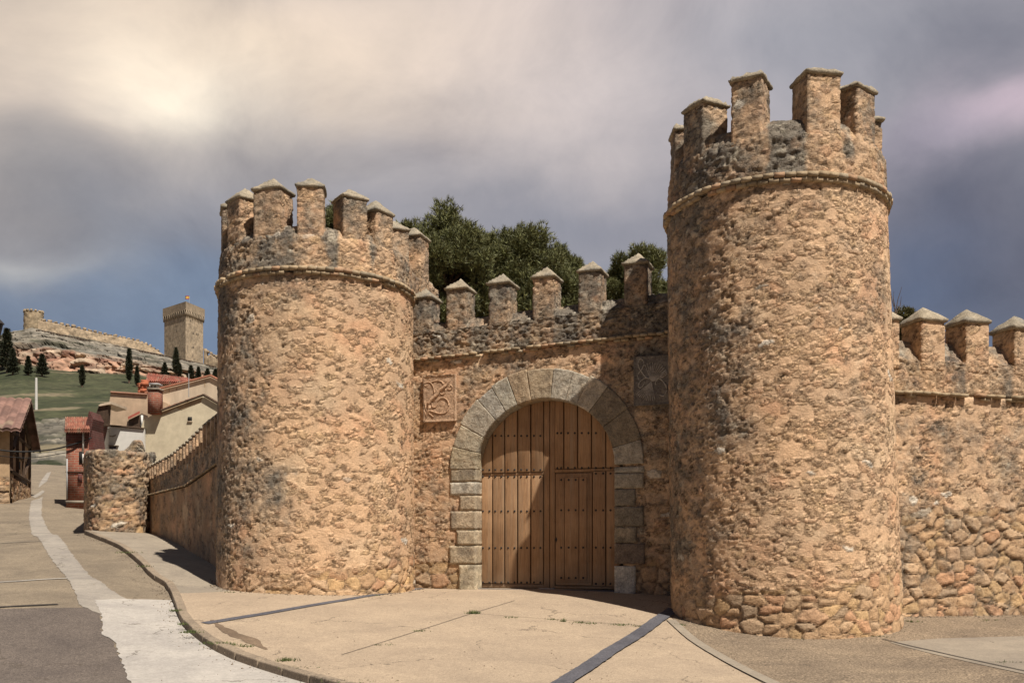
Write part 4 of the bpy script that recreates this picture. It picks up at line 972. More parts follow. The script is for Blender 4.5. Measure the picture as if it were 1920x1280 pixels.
# ruined outer wall right of the keep
ow_=thing('ruined_castle_wall','fragment of ruined castle wall just right of the square keep','wall',tuple(P3(397,690,283)))
xs=np.linspace(382,440,60);tp=ip(xs,[(382,655),(386,653),(388,668),(395,664),(400,668),(410,672),(440,685)]);V=np.stack([np.array([P3(x,lerp(696+ (x-382)*.2,b_,t),283) for x,b_ in zip(xs,tp)]) for t in np.linspace(0,1,10)]+[np.array([P3(x,b_,283)+[0,1.5,0] for x,b_ in zip(xs,tp)])],1).reshape(-1,3)
V+=np.array([0,-1,0])*(fbm(V,3,3)*.4)[:,None];mo('wall_face',V,gridF(60,11),MAT['far'],ow_,col=farcol(V,CW*.85,47))
for x in(384,390,396,401,406):
    p=P3(x,ip(x,[(382,655),(395,664),(410,672)])-1,283.5);V,Fc=boxes([(p,(.32,.4,.5*(.6+.6*rng.rand())),(1,0),.15)]);mo('merlon',V,Fc,MAT['far'],ow_,col=farcol(V,CW*.8,9))
# fence along the ledge
fe=thing('wooden_fence','dark cross-railed wooden fence following the ledge below the castle wall','fence',tuple(P3(200,650,278)))
xs=np.linspace(68,405,62);pp=[P3(x,ip(x,FL)+2,271) for x in xs]
parts=[tube([p-[0,0,.6],p+[0,0,.95]],.13,4) for p in pp];V,Fc=join(parts);mo('posts',V,Fc,MAT['timber'],fe)
parts=[]
for a,b_ in zip(pp,pp[1:]): parts+= [tube([a+[0,0,.85],b_+[0,0,.85]],.11,4),tube([a+[0,0,.1],b_+[0,0,.8]],.11,4),tube([a+[0,0,.8],b_+[0,0,.1]],.11,4)]
V,Fc=join(parts);mo('rails',V,Fc,MAT['timber'],fe)

# ------------------------------------------------------------------ trees
def leafmat(name,tr=.15):
    m,t,b=newmat(name);a=t.new('ShaderNodeAttribute',attribute_name='Col').outputs['Color'];t.l.new(a,b.inputs['Base Color']);b.inputs['Roughness'].default_value=.6
    b.inputs['Specular IOR Level'].default_value=.3
    return m
MAT['leaf']=leafmat('needle_foliage')
def tufts(P,D,n_bl,ln_,wd,base,var,seed):
    """needle tufts: n_bl thin blades around every direction D at P"""
    r=np.random.RandomState(seed);n=len(P);V=np.zeros((n,n_bl,3,3));
    for k in range(n_bl):
        d=D+r.randn(n,3)*.55;d/=np.linalg.norm(d,axis=1,keepdims=True);s=np.cross(d,r.randn(n,3));s/=np.linalg.norm(s,axis=1,keepdims=True)
        L_=ln_*(.6+.8*r.rand(n))[:,None];w_=wd*(.6+.8*r.rand(n))[:,None]
        V[:,k,0]=P-s*w_;V[:,k,1]=P+s*w_;V[:,k,2]=P+d*L_
    V=V.reshape(-1,3);Fc=np.arange(len(V)).reshape(-1,3)
    c=np.repeat(base[None]*(1+var*(r.rand(n)*2-1))[:,None]*np.array([1,1,1])+np.array([.03,.015,-.0])*(r.rand(n)**3)[:,None],n_bl*3,0)
    return V,Fc,c
def pine(label,px,pytop,pybot,wpx,y,seed,nclump=95,ntuft=170,skew=0,group='pines behind the gate wall'):
    r=np.random.RandomState(seed);base=P3(px,HZ,y);bz=gz(base[0],min(y,60));root=thing('pine_tree',label,'tree',(base[0],y,bz),group)
    top=P3(px,pytop,y)[2];bot=P3(px,pybot,y)[2];R=wpx/2/F*y;cz=(top+bot)/2;H=(top-bot)/2;Ps=[];Ds=[];cents=[]
    for k in range(nclump):
        d=r.randn(3);d/=np.linalg.norm(d);q=(.45+.55*r.rand()**.5);z=d[2]*q
        # rounded dome, wider below the middle
        prof=1.0 if z<0 else (1-.25*z)
        c=np.array([base[0]+d[0]*q*R*prof*.88+skew*z,y+d[1]*q*R*.8*prof,cz+z*H*.88]);cr=R*(.16+.12*r.rand());cents.append(c)
        n=int(1.35*ntuft*(cr/(R*.22))**2);dd=r.randn(n,3);dd/=np.linalg.norm(dd,axis=1,keepdims=True);rad=(.35+.65*r.rand(n)**.5)
        rad=rad*(1+.25*np.sin(dd[:,0]*7+k)+.2*np.sin(dd[:,2]*9+k*2))
        Ps.append(c+dd*(cr*rad)[:,None]*np.array([1,1,.8]));D=dd*.7+np.array([0,0,.75]);Ds.append(D/np.linalg.norm(D,axis=1,keepdims=True))
    P=np.concatenate(Ps);D=np.concatenate(Ds)
    V,Fc,c=tufts(P,D,5,.17,.013,np.array([.125,.130,.050]),.55,seed)
    mo('crown',V,Fc,MAT['leaf'],root,col=c)
    tr=[tube(catmull([(base[0],y,bz-.3),(base[0]+.1,y,bz+(bot-bz)*.6),(base[0]-.1,y,cz),(base[0],y,top-1)],4),list(np.linspace(.28,.05,13)),8)]
    for c_ in cents[::3]: tr.append(tube([(base[0],y,min(c_[2]-.3,cz+ (c_[2]-cz)*.6)-.4),(np.array(c_)+[base[0],y,c_[2]-.4])/2,c_],[.08,.05,.02],5))
    V,Fc=join(tr);mo('trunk',V,Fc,MAT['bark'],root);return root
pine('tall dark pine rising directly behind the left tower end of the gate wall, highest crown',838,372,640,205,34,1,110)
pine('broad pine crown behind the middle merlons of the gate wall, lower than its left neighbour',985,415,660,215,36,2,115)
pine('pine crown behind the gate wall beside the taller right tower',1195,456,640,150,35,3,80)
pine('small pine showing between the merlons of the left tower',648,376,600,165,38,4,80)
pine('smaller pine filling in behind the left tower edge and the first gate merlons',760,405,650,130,33,6,70)
pine('low pine behind the merlons nearest the middle of the gate wall',1052,452,680,120,38,8,75)
pine('pine crown bridging the tall pine and the broad pine above the second gate merlon',915,428,660,130,35,12,70)
# bush and bare twigs behind the right wall
b0=P3(1700,590,24);broot=thing('bush','small green bush top showing over the right wall beside the tower','bush',(b0[0],24,-1))
r=np.random.RandomState(5);dd=r.randn(1500,3);dd/=np.linalg.norm(dd,axis=1,keepdims=True);P=b0+np.array([-.05,0,-.32])+dd*np.array([.36,.36,.50])*(r.rand(1500)**.4)[:,None]
V,Fc,c=tufts(P,dd*.6+np.array([0,0,.6]),4,.10,.014,np.array([.11,.10,.035]),.4,9);mo('crown',V,Fc,MAT['leaf'],broot,col=c);V,Fc=tube([(b0[0],24,-1.4),(b0[0],24,b0[2]-.3)],[.08,.04],6);mo('trunk',V,Fc,MAT['bark'],broot)
t0=P3(1680,600,23);troot=thing('bare_sapling','bare leafless twigs poking up beside the taller tower above the right wall','sapling',(t0[0],23,-1));parts=[tube([(t0[0],23,-1.4),P3(1679,580,23)],[.05,.02],5)]
for a,b_,c_ in(((1679,585),(1672,560),(1668,532)),((1679,585),(1684,560),(1691,538)),((1680,590),(1688,572),(1690,556)),((1678,575),(1675,560),(1676,546))): parts.append(tube([P3(*a,23),P3(*b_,23),P3(*c_,23)],[.012,.008,.004],4))
V,Fc=join(parts);mo('twigs',V,Fc,MAT['bark'],troot)
# hill trees
def hilltree(kind,label,px,pyt,pyb,wpx,seed,group):
    p=hp(px,pyb);y=p[1];H=(pyb-pyt)/F*y;R=wpx/2/F*y;r=np.random.RandomState(seed);n=int(1300 if kind=='cypress_tree' else 2200)
    root=thing(kind,label,'tree',(p[0],y,p[2]-.2),group);t=r.rand(n)
    z0=.12 if kind=='cypress_tree' else .16
    if kind=='cypress_tree': prof=np.sin(np.clip(t,0,1)**.75*PI)**.8*.9+.08;prof=np.where(t>.35,prof*(1-.25*(t-.35)),prof)
    else: prof=(1-t)**.8*(.75+.25*np.sin(t*30+seed))+.06
    a=r.rand(n)*2*PI;q=r.rand(n)**.4;P=np.stack([p[0]+np.cos(a)*R*prof*q,y+np.sin(a)*R*prof*q,p[2]+H*(z0+(1-z0)*t)],1);D=np.stack([np.cos(a)*.5,np.sin(a)*.5,np.full(n,.8 if kind=='cypress_tree' else .1)],1)
    V,Fc,c=tufts(P,D/np.linalg.norm(D,axis=1,keepdims=True),3,.05*H+.1,.02*H**.5+.02,np.array([.030,.036,.020]),.4,seed);mo('crown',V,Fc,MAT['leaf'],root,col=c)
    V,Fc=tube([p-[0,0,.6],p+[0,0,H*.4]],[.22,.12],6);mo('trunk',V,Fc,MAT['bark'],root)
G1='conifers on the grassy hillside';G2='cypresses on the hillside'
for i,(l,px,t,b_,w_) in enumerate([('dark conifer cut by the left edge of the picture, on the hillside',-1,640,694,34),('tallest dark conifer on the hillside, left of the castle round tower',13,617,700,34),('short bushy conifer in front of the tallest hillside conifer',24,655,705,25),('small conifer at the foot of the pink cliff, left of the widest one',53,668,706,16),('wide-based small conifer below the pink cliff, rightmost conifer on open grass',79,664,708,27)]):
    hilltree('conifer_tree',l,px,t,b_,w_,20+i,G1)
for i,(l,px,t,b_,w_) in enumerate([('lone narrow cypress in the middle of the green slope',154,686,727,10),('tall narrow cypress on the slope, tallest of the pair left of the red roof',242,655,720,11),('short narrow cypress just right of the tallest slope cypress',257,688,727,8),('pointed cypress in front of the left face of the castle keep',330,653,707,12),('very small cypress touching the right side of the pointed one below the keep',337.5,682,708,7)]):
    hilltree('cypress_tree',l,px,t,b_,w_,40+i,G2)
for i,(l,px,t,b_,w_) in enumerate([('ragged dark conifer left of the pointed cypress below the keep',309,680,706,17),('rounded dark conifer below the right face of the keep',358,685,712,17),('narrow dark conifer below the right corner of the keep',372,688,712,13),('dark bushy conifer right of the keep, above the cream gable',389,691,714,18),('dark bushy conifer touching the left tower edge below the castle ruin',404,692,716,18)]):
    hilltree('conifer_tree',l,px,t,b_,w_,60+i,'conifers below the castle keep')
p=hp(68,768);V,Fc=tube([p-[0,0,.5],p+[0,0,60/F*p[1]]],[.22,.16],8);o=mo('utility_pole',V,Fc,MAT['post'],loc=tuple(p));tag(o,'pale bare concrete pole standing alone on the lower slope','pole')

# ------------------------------------------------------------------ village houses
def roofpatch(name,c4,parent,waves,amp,base,n=8):
    """tiled roof: c4 = eave-left, eave-right, ridge-right, ridge-left"""
    a,b_,c_,d=[np.array(p,float) for p in c4];nu=waves*8;u=np.linspace(0,1,nu+1);v=np.linspace(0,1,n*4+1);Ug,Vg=np.meshgrid(u,v,indexing='ij')
    V=(a*((1-Ug)*(1-Vg))[...,None]+b_*(Ug*(1-Vg))[...,None]+c_*(Ug*Vg)[...,None]+d*((1-Ug)*Vg)[...,None]);N=np.cross(b_-a,d-a);N/=np.linalg.norm(N);N=N if N[2]>0 else -N
    V=V+N*(amp*np.abs(np.sin(Ug*waves*PI))+amp*.7*(1-(Vg*n)%1))[...,None];V=V.reshape(-1,3)
    r=np.random.RandomState(waves);cell=(np.floor(Ug*waves)*53+np.floor(Vg*n)*17).ravel().astype(int);k=r.rand(5000)[cell%5000];c=np.array(base)*(.7+.6*k)[:,None];c=cmix(c,np.array([.30,.22,.15]),(k*7%1<.15)*.6)
    Vb=V-N*.12;Fg=gridF(nu+1,n*4+1);Vt=np.r_[V,Vb];Fc=np.r_[Fg,(Fg+len(V))[:,::-1]]
    rim=[];nv=n*4+1
    for i in range(nu): rim.append([i*nv,(i+1)*nv,(i+1)*nv+len(V),i*nv+len(V)])
    for j in range(nv-1): o_=nu*nv;rim.append([o_+j,o_+j+1,o_+j+1+len(V),o_+j+len(V)]);rim.append([j,j+1,j+1+len(V),j+len(V)])
    Fc=np.r_[Fc,np.array(rim)];return mo(name,Vt,Fc,MAT['tile'],parent,col=np.r_[c,c*.6])
def wallprism(name,pp,y,depth,mat,parent,vec=None):
    V,Fc=prism([P3(a,b_,y) for a,b_ in pp],vec if vec is not None else (0,depth,0));o=mo(name,V,Fc,MAT[mat],parent)
    bmm=bmesh.new();bmm.from_mesh(o.data);bmesh.ops.recalc_face_normals(bmm,faces=bmm.faces);bmm.to_mesh(o.data);bmm.free();return o
def pbox(name,px0,px1,py0,py1,y,dep,mat,parent,proud=0): 
    a=P3(px0,py1,y);b_=P3(px1,py0,y);V,Fc=box8([(a[0],y-proud,a[2]),(b_[0],y-proud,a[2]),(b_[0],y+dep,a[2]),(a[0],y+dep,a[2]),(a[0],y-proud,b_[2]),(b_[0],y-proud,b_[2]),(b_[0],y+dep,b_[2]),(a[0],y+dep,b_[2])]);return mo(name,V,Fc,MAT[mat],parent)
# bricks for village
def brickmat(name,c1,c2,mt,scale=14):
    m,t,b=newmat(name);co=t.new('ShaderNodeTexCoord').outputs['Object'];se=t.new('ShaderNodeSeparateXYZ');t.l.new(co,se.inputs[0]);cb=t.new('ShaderNodeCombineXYZ');t.l.new(t.math('ADD',se.outputs[0],se.outputs[1]),cb.inputs[0]);t.l.new(se.outputs[2],cb.inputs[1])
    bk=t.new('ShaderNodeTexBrick');t.l.new(cb.outputs[0],bk.inputs['Vector']);bk.inputs['Color1'].default_value=(*c1,1);bk.inputs['Color2'].default_value=(*c2,1);bk.inputs['Mortar'].default_value=(*mt,1);bk.inputs['Scale'].default_value=1;bk.inputs['Brick Width'].default_value=.28;bk.inputs['Row Height'].default_value=.09;bk.inputs['Mortar Size'].default_value=.012
    n=t.noise(co,3,4,.6);c=t.mix(1,bk.outputs[0],t.ramp(n,[(.3,(.75,)*3),(.7,(1.2,)*3)]),'MULTIPLY');t.l.new(c,b.inputs['Base Color']);return m
MAT['redbrick']=brickmat('red_brick',(.27,.085,.05),(.20,.07,.045),(.25,.17,.12))
MAT['darkbrick']=brickmat('dark_red_brick',(.10,.03,.025),(.08,.03,.025),(.10,.06,.05))
MAT['wornwall']=stone_mat('field_rubble',5,.8,.5,.06)
# a. cream gable house
h=thing('cream_house','cream plastered house with a bare gable and brick chimney, nearest above the boundary wall','house',tuple(P3(340,860,40)))
wl=wallprism('wall',[(270,786),(297,772),(352,752),(382,741),(440,775),(440,870),(262,870),(265,800)],40,6,'cream',h)
V,Fc=join([tube([P3(297,771,39.9),P3(382,740,39.9)],.05,5),tube([P3(382,740,39.9),P3(440,774,39.9)],.06,5)]);mo('roof_edge',V,Fc,MAT['timber'],h)
roofpatch('roof',[P3(295,771,40.1),P3(295,771,46),P3(382,740,46),P3(382,740,40.1)],h,10,.04,(.3,.13,.08))
wn=pbox('window',352.5,360,781.5,789.5,40,.1,'dark',h,.03);pbox('sill',351.5,361,789.5,791,40,.1,'cream2',wn,.06)
ch=pbox('chimney',277,297,730,775,39.6,.5,'redbrick',h);pbox('chimney_cap',276,298,727,730,39.55,.6,'concrete2',ch);
for a in(280,286,292): pbox('chimney_pot_slot',a,a+3,720.5,727,39.8,.25,'white',ch)
pbox('chimney_top',279,297,718,720.5,39.6,.5,'metal',ch)
V,Fc=tube([P3(354,700,39.9),P3(354,744,39.9)],.018,5);mo('antenna_mast',V,Fc,MAT['metal'],h)
# weathered patch band at the top of the gable
pts=[(297,773.5),(352,753.5),(380,744),(376,754),(352,763),(340,768),(330,764),(312,775),(298,777)];V,Fc=prism([P3(a,b_,40-.012) for a,b_ in pts],(0,.01,0));mo('bare_render_patch',V,Fc,MAT['mud'],h)
# b. upper house
h=thing('upper_house','pale plastered house with a long sloping parapet behind the brick chimney','house',tuple(P3(345,780,47)))
wallprism('wall',[(272,738),(297,730),(350,717),(395,704.5),(440,728),(440,800),(272,800)],47,.5,'cream2',h)
V,Fc=join([tube([P3(272,737,46.9),P3(297,729,46.9),P3(350,716,46.9),P3(395,704,46.9),P3(440,727,46.9)],.06,5)]);mo('coping',V,Fc,MAT['tile'],h,col=np.tile(np.array([.3,.13,.08]),(len(V),1)))
for a,b_,c_ in((316,728,8),(330,727,5),(383,716,9)):
    V,Fc=prism([P3(a,b_,46.985),P3(a+2,b_,46.985),P3(a+1.4,b_+c_,46.985),P3(a+.6,b_+c_,46.985)],(0,.01,0));mo('rust_stain',V,Fc,MAT['mud'],h)
# c. red tiled house
h=thing('red_roofed_house','house with a bright red tiled roof at the top of the village','house',tuple(P3(315,740,52)))
wallprism('wall',[(273,717),(372,717),(372,760),(273,760)],52.5,5,'cream2',h)
pbox('window',278,282,722,735,52.5,.1,'white',h,.05);pbox('window',286,291,722,732,52.5,.1,'dark',h,.05)
roofpatch('roof',[P3(272,717,52),P3(378,721,52),P3(352,711,56),P3(277,702,56)],h,26,.07,(.27,.090,.06))
h=thing('terracotta_pots','pile of broken orange roof tiles on the slope left of the red roof','tile pile',tuple(P3(266,735,50)))
for k in range(7):
    V,Fc=boxes([(P3(262+rng.rand()*11,736-k*3.4,50+rng.rand()),(.12,.2,.1),(math.cos(k),math.sin(k)),.06)]);mo('roof_tile',V,Fc,MAT['tile'],h,col=np.tile(np.array([.38,.12,.06]),(8,1)))
# d. beige block
h=thing('beige_house','flat beige plastered block above the whitewashed wall','house',tuple(P3(240,800,44)))
wallprism('wall',[(204,758),(208,735.5),(276,740),(276,810),(200,810)],44,5,'beige',h)
V,Fc=tube([P3(207.5,735,43.95),P3(276,739.5,43.95)],.05,5);mo('coping',V,Fc,MAT['tile'],h,col=np.tile(np.array([.28,.15,.1]),(len(V),1)))
V,Fc=join([box8([P3(240,786,43),P3(262,775,43),P3(262,775,43.9),P3(240,786,43.9),P3(240,781,43),P3(262,770,43),P3(262,770,43.9),P3(240,781,43.9)])]);mo('lean_to_roof',V,Fc,MAT['tile'],h,col=np.tile(np.array([.34,.10,.07]),(len(V),1)))
wallprism('lean_to',[(241,787),(266,775),(269,803),(241,803)],43.2,.7,'timber',h);pbox('door_panel',264,267,778,800,43.1,.1,'white',h)
# e. whitewashed wall
h=thing('whitewashed_wall','low whitewashed shed wall behind the rubble wall','shed',tuple(P3(230,845,39.8)))
wallprism('wall',[(189,797),(230,800),(270,803.5),(270,870),(189,870)],39.8,.15,'white',h)
V,Fc=tube([P3(189,796.5,39.75),P3(230,799.5,39.75),P3(270,803,39.75)],.04,5);mo('coping',V,Fc,MAT['timber'],h)
pbox('low_window',197,218,836,852,39.8,.1,'slate',h,.04);pbox('lintel',192,223,834.5,836,39.8,.1,'concrete2',h,.10)
V,Fc=prism([P3(a,b_,39.785) for a,b_ in((193,813),(195,809),(197.5,812.5),(195,816))],(0,.01,0));mo('diamond_patch',V,Fc,MAT['concrete2'],h)
V,Fc=prism([P3(a,b_,39.785) for a,b_ in((204,816),(210,817),(218,814),(216,817),(211,819),(206,818))],(0,.01,0));mo('flaked_patch',V,Fc,MAT['concrete2'],h)
# heap of stones behind the rubble wall
h=thing('stone_heap','ruined dark dry-stone heap leaning on the cream house','stone heap',tuple(P3(255,845,36)))
V,Fc=boxgrid(16,6,14);s_=V.copy();pxx=252+s_[:,0]*18;top=ip(pxx,[(234,846),(243,838),(252,826),(265,827),(271,846)]);pyy=852+(top-852)*(s_[:,2]+1)/2;V=np.array([P3(a,b_,36.5+c_) for a,b_,c_ in zip(pxx,pyy,s_[:,1]*.6)])
surf('stones',V,Fc,MAT['stone'],h,rub=1,lich=.7,seed=901,size=(.3,.3,.12),amp=1.2)
# f. dark-eaved house
h=thing('dark_eaved_house','narrow house with deep dark timber eaves at the street corner','house',tuple(P3(183,850,39)))
wallprism('wall',[(172,800),(190,797),(190,870),(172,870)],39,4,'white',h)
V,Fc=prism([P3(a,b_,38.2) for a,b_ in((185,760),(204,757),(203,762),(201,798),(173,799))],(0,.25,0));mo('eaves',V,Fc,MAT['timber'],h)
V,Fc=prism([P3(a,b_,38.1) for a,b_ in((184,760),(188,757),(208,752.5),(208,757),(187,761))],(0,1.6,0));mo('roof_edge',V,Fc,MAT['cream2'],h)
pbox('window',176,180,803,840,39,.1,'dark',h,.03);pbox('window',183,187,803,840,39,.1,'metal',h,.03)
V,Fc=prism([P3(a,b_,37.2) for a,b_ in((160,799),(167,770),(175,785),(172,800),(160,850))],(0,1.4,0));mo('brick_gable',V,Fc,MAT['darkbrick'],h)
V,Fc=prism([P3(a,b_,37.3) for a,b_ in((160,812),(172,800),(178,846),(158,850))],(0,1.,0));mo('shaded_side',V,Fc,MAT['darkbrick'],h)  # shade of the overhang put into the darker brick of gable and side
# g. red brick house
h=thing('red_brick_house','narrow two-storey red brick house with orange tiled roof at the bend of the street','house',tuple(P3(140,942,36.5)))
a=P3(124,942,36.5);b_=P3(166,942,36.5);zt_=P3(124,806,36.5)[2];q=[a[:2],b_[:2],b_[:2]*41/36.5,a[:2]+[-1.0,4.5]];V,Fc=box8([(*p,a[2]-.5) for p in q]+[(*p,zt_) for p in q]);mo('wall',V,Fc,MAT['redbrick'],h)
pbox('upper_panel',124.5,157,807,827,36.5,.05,'darkbrick',h,.05)
roofpatch('roof',[P3(121,808,36.2),P3(168,808,36.2),P3(168,785,40),P3(122,785,40)],h,14,.06,(.28,.115,.075))
pbox('fascia',123,160,806.5,809,36.3,.2,'timber',h,.0);wn=pbox('window',149,155.5,846,868,36.5,.05,'dark',h,.03);pbox('window_frame',155.5,157,845,869,36.5,.05,'white',wn,.06)
pbox('drainpipe',156.5,158,806,848,36.5,.05,'white',h,.09);pbox('band',124,160,883.5,885.5,36.5,.05,'timber',h,.05);pbox('plinth',124,160,938,943,36.5,.05,'concrete2',h,.04)
pbox('meter_box',148,154,888,904,36.5,.05,'darkbrick',h,.08);pbox('drainpipe',126,127.2,860,935,36.5,.05,'metal',h,.07)
# h. left timber-framed house
h=thing('timber_framed_house','old house with red-brown tiled roof and exposed timber gable at the left edge','house',tuple(P3(20,930,38)))
C0=P3(18,0,37)[:2];C1=P3(54,0,43.5)[:2];dv=C0-C1;lv=np.array([-10.,-2.0]);C3=C0+lv;C2=C1+lv
ze=P3(18,806,37)[2];zg=gz(*C0)-.4;Cm=(C0+C1)/2;rz=P3(45,763,40)[2]
V=np.array([(*C0,zg),(*C1,zg),(*C1,ze),(*Cm,rz),(*C0,ze)]);V=np.r_[V,V+np.array([*lv,0])];o=mo('wall',V,[[0,1,2,3,4],[9,8,7,6,5],[0,4,9,5],[1,6,7,2],[2,7,8,3],[3,8,9,4]],MAT['mud'],h)
bmm=bmesh.new();bmm.from_mesh(o.data);bmesh.ops.recalc_face_normals(bmm,faces=bmm.faces);bmm.to_mesh(o.data);bmm.free()
ov=-(C1-C0)/np.linalg.norm(C1-C0)*.7;gv=-lv/np.linalg.norm(lv)*.45
e0=np.array([*(C0+ov+gv),ze-.08]);e1=np.array([*(C3+ov),ze-.08]);r0=np.array([*(Cm+gv),rz+.35]);r1=np.array([*(Cm+lv),rz+.35]);b0_=np.array([*(C1-ov+gv),ze-.08]);b1_=np.array([*(C2-ov),ze-.08])
roofpatch('roof_slope',[e1,e0,r0,r1],h,34,.06,(.20,.115,.09));roofpatch('roof_slope',[b0_,b1_,r1,r0],h,34,.06,(.20,.115,.09))
def gbeam(t0,z0,t1,z1,w_=.09):
    a=np.array([*(C0+(C1-C0)*t0),z0]);b_=np.array([*(C0+(C1-C0)*t1),z1]);d=gv/.45*.03;return tube([a+[*d,0],b_+[*d,0]],w_,4)
zz=lambda f:zg+.4+(ze-zg-.4)*f
bm2=[gbeam(.02,zz(.45),.98,zz(.45)),gbeam(.02,zz(1),.98,zz(1)),gbeam(.02,zz(.45),.02,zz(1)),gbeam(.98,zz(0),.98,zz(1)),gbeam(.3,zz(.45),.3,zz(1.2)),gbeam(.62,zz(.45),.62,zz(1.2)),gbeam(.5,zz(1),.5,rz-.3),gbeam(.1,zz(.78),.45,zz(1.25)),gbeam(.65,zz(.5),.95,zz(.8)),gbeam(.04,zz(.72),.96,zz(.72),.05),gbeam(0,ze,.5,rz,.1),gbeam(.5,rz,1,ze,.1)]
V,Fc=join(bm2);mo('timber_frame',V,Fc,MAT['timber'],h)
for t0,t1,z0,z1,mt in((.55,.66,.02,.34,'timber'),(.2,.8,.37,.42,'timber'),(.38,.46,.55,.66,'dark'),(.75,.84,.12,.4,'dark')):
    a=C0+(C1-C0)*t0;b_=C0+(C1-C0)*t1;d=gv/.45*.05;V,Fc=box8([(*(a+d),zz(z0)),(*(b_+d),zz(z0)),(*(b_-d),zz(z0)),(*(a-d),zz(z0)),(*(a+d),zz(z1)),(*(b_+d),zz(z1)),(*(b_-d),zz(z1)),(*(a-d),zz(z1))]);mo('shutter' if mt=='timber' else 'window',V,Fc,MAT[mt],h)
# stone lower storey veneer, proud of the wall
for A_,B_,nm in((C0,C1,'stone_base'),(C3,C0,'stone_base')):
    n_=(gv/.45 if A_ is C0 else ov/np.linalg.norm(ov))*.05;u=np.linspace(0,1,110);v=np.linspace(0,1,40);Ug,Vg=np.meshgrid(u,v,indexing='ij');V=np.stack([A_[0]+(B_-A_)[0]*Ug+n_[0],A_[1]+(B_-A_)[1]*Ug+n_[1],zg+(zz(.36)-zg)*Vg],-1).reshape(-1,3);surf(nm,V,gridF(110,40),MAT['stone'],h,rub=.9,lich=.2,seed=950,size=(.4,.4,.22))
# cables
def cable(pts,label,r=.012):
    q=catmull([np.array(P3(*p)) for p in pts],8);V,Fc=tube(q,r,5);o=mo('overhead_cable',V,Fc,MAT['cable'],loc=tuple(q[0]));tag(o,label,'cable','overhead cables across the street')
cable([(-20,841,36),(25,846,36.2),(60,846,36.4),(100,842,36.4),(140,832,36.4),(172,820,36.6)],'upper thick dark cable sagging across the street to the brick house',.03)
cable([(-20,852,36),(55,858,36),(125,848,36.3)],'thin cable just below the thicker one across the street',.014)
# street lamp at the left edge
lm=thing('street_lamp','black lantern street lamp cut off by the left edge of the picture','street lamp',(*P3(-22,930,30)[:2],1.0))
q=P3(-6,612,30);V,Fc=tube([(P3(-22,0,30)[0],30,gz(*P3(-22,0,30)[:2])-.1),(P3(-22,0,30)[0],30,q[2]+.25)],[.06,.04],8);mo('pole',V,Fc,MAT['iron'],lm)
V,Fc=tube([(P3(-22,0,30)[0],30,q[2]+.2),(q[0],30,q[2]+.35)],.02,6);mo('arm',V,Fc,MAT['iron'],lm)
V,Fc=tube([q+[0,0,-.35],q+[0,0,.08]],[.09,.18],6);mo('lantern',V,Fc,MAT['iron'],lm);V,Fc=tube([q+[0,0,.08],q+[0,0,.12],q+[0,0,.30]],[.22,.20,.03],6);mo('hood',V,Fc,MAT['iron'],lm)

# ------------------------------------------------------------------ weeds
wd=thing('weed','small green weed tuft at the crossing of the apron joints','weed',(*gp(888,1150,KO),gz(*gp(888,1150,KO))+KO))
def tuft(px,py,n,h_,sp,seed,off=KO):
    x,y=gp(px,py,off);r=np.random.RandomState(seed);z=gz(x,y,off);P=np.c_[x+r.randn(n)*sp,y+r.randn(n)*sp*.6,np.full(n,z)];D=np.c_[r.randn(n,2)*.6,np.full(n,1.)];D/=np.linalg.norm(D,axis=1,keepdims=True);return tufts(P,D,3,h_,.005,np.array([.085,.11,.035]),.4,seed)
V,Fc,c=tuft(888,1150,90,.07,.05,3);mo('leaves',V,Fc,MAT['leaf'],wd,col=c)
L_=[(430,1110,30,.03,.08),(760,1106,40,.04,.08),(1275,1172,40,.04,.05),(1500,1197,30,.03,.15),(1640,1193,50,.05,.08),(1710,1166,40,.05,.08),(1850,1163,40,.04,.12),(700,1116,30,.03,.1),(535,1238,80,.05,.06),(410,1206,60,.04,.09),(432,1209,50,.05,.06),(460,1212,40,.04,.07),(330,1145,60,.04,.05),(357,1185,60,.05,.08),(785,1183,30,.03,.06),(955,1157,40,.03,.08),(1035,1161,30,.03,.1),(1057,1165,20,.06,.02),(1085,1167,50,.035,.09),(1108,1169,40,.03,.06),(1158,1171,60,.03,.1),(1200,1174,40,.03,.06),(715,1208,30,.02,.1),(1890,1243,40,.04,.12),(1460,1217,40,.02,.1),(560,1250,40,.02,.15),(660,1274,40,.02,.2),(345,1170,30,.04,.05),(240,1036,60,.05,.15),(275,1062,40,.05,.1)]
Vs=[];Fs=[];cs=[];o_=0
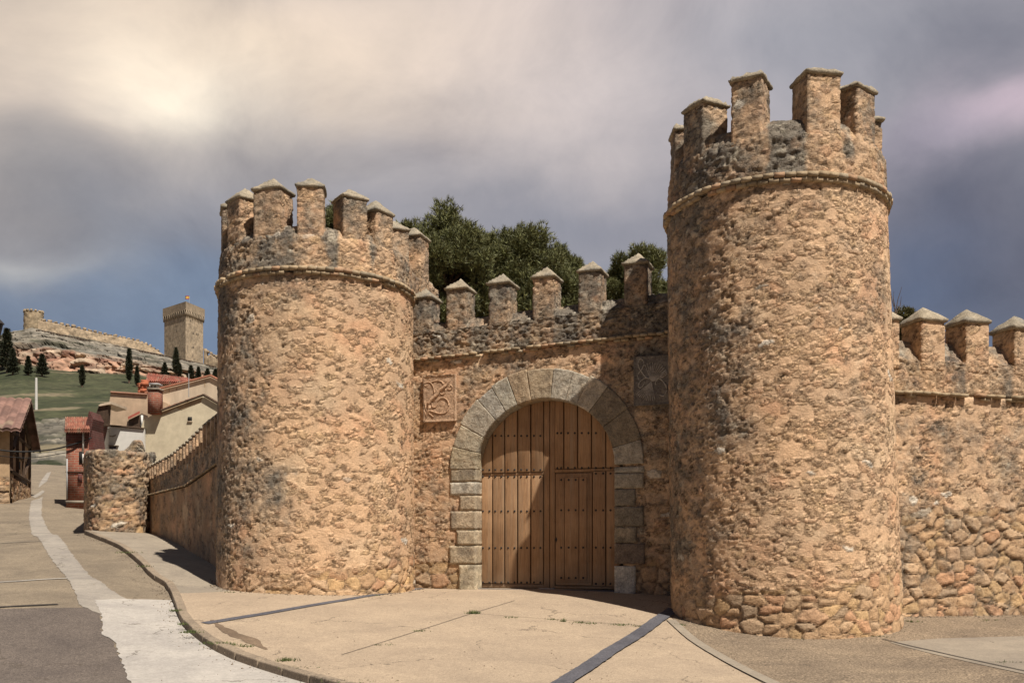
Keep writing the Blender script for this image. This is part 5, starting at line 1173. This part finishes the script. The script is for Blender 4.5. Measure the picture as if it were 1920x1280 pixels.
for i,(a,b_,n_,h_,s_) in enumerate(L_):
    V,Fc,c=tuft(a,b_,n_,h_,s_,60+i);Vs.append(V);Fs.append(Fc+o_);cs.append(c);o_+=len(V)
o=mo('weeds',np.concatenate(Vs),np.concatenate(Fs),MAT['leaf'],col=np.concatenate(cs));tag(o,'sparse green weeds growing in the kerb and paving joints','weeds',kind='stuff')

gr=np.random.RandomState(4);Vs=[];Fs=[];o_=0
ico=np.array([[1,0,0],[-1,0,0],[0,1,0],[0,-1,0],[0,0,1],[0,0,-1]],float);icf=np.array([[0,2,4],[2,1,4],[1,3,4],[3,0,4],[2,0,5],[1,2,5],[3,1,5],[0,3,5]])
def grit(x,y,r,off):
    global o_
    v=ico*r*(.6+.8*gr.rand(6,1))*np.array([1,1,.7])+np.array([x,y,gz(x,y,off)+r*.3]);Vs.append(v);Fs.append(icf+o_);o_+=6
for (cx,cy),r_ in ((LC,2.06),((RC[0]+.17,RC[1]),2.0)):
    for k in range(420):
        a=math.atan2(-cy,-cx)+gr.uniform(-1.7,1.7);d=r_+abs(gr.randn())*.09;grit(cx+d*math.cos(a),cy+d*math.sin(a),.006+.020*gr.rand()**3,KO)
for k in range(300):
    s_=gr.uniform(0,6.5);q=RA+RD*s_+RN*(.06+abs(gr.randn())*.08);grit(q[0],q[1],.006+.02*gr.rand()**3,KO+.01)
for k in range(500):
    i=gr.randint(0,len(kr)-1);t=gr.rand();p=kr[i]*(1-t)+kr[i+1]*t;tt_=kr[i+1]-kr[i];tt_/=np.linalg.norm(tt_);nn=np.array([-tt_[1],tt_[0]]);q=p+nn*(.1+abs(gr.randn())*.12)*(1 if gr.rand()<.2 else -1);grit(q[0],q[1],.004+.012*gr.rand()**2,.012)
for k in range(500):
    q=gp(gr.uniform(300,1900),gr.uniform(1120,1279),KO);grit(q[0],q[1],.003+.007*gr.rand()**2,KO+.012)
o=mo('grit',np.concatenate(Vs),np.concatenate(Fs),MAT['gravel']);tag(o,'loose grit and pebbles scattered along the kerb and wall feet','grit',kind='stuff')
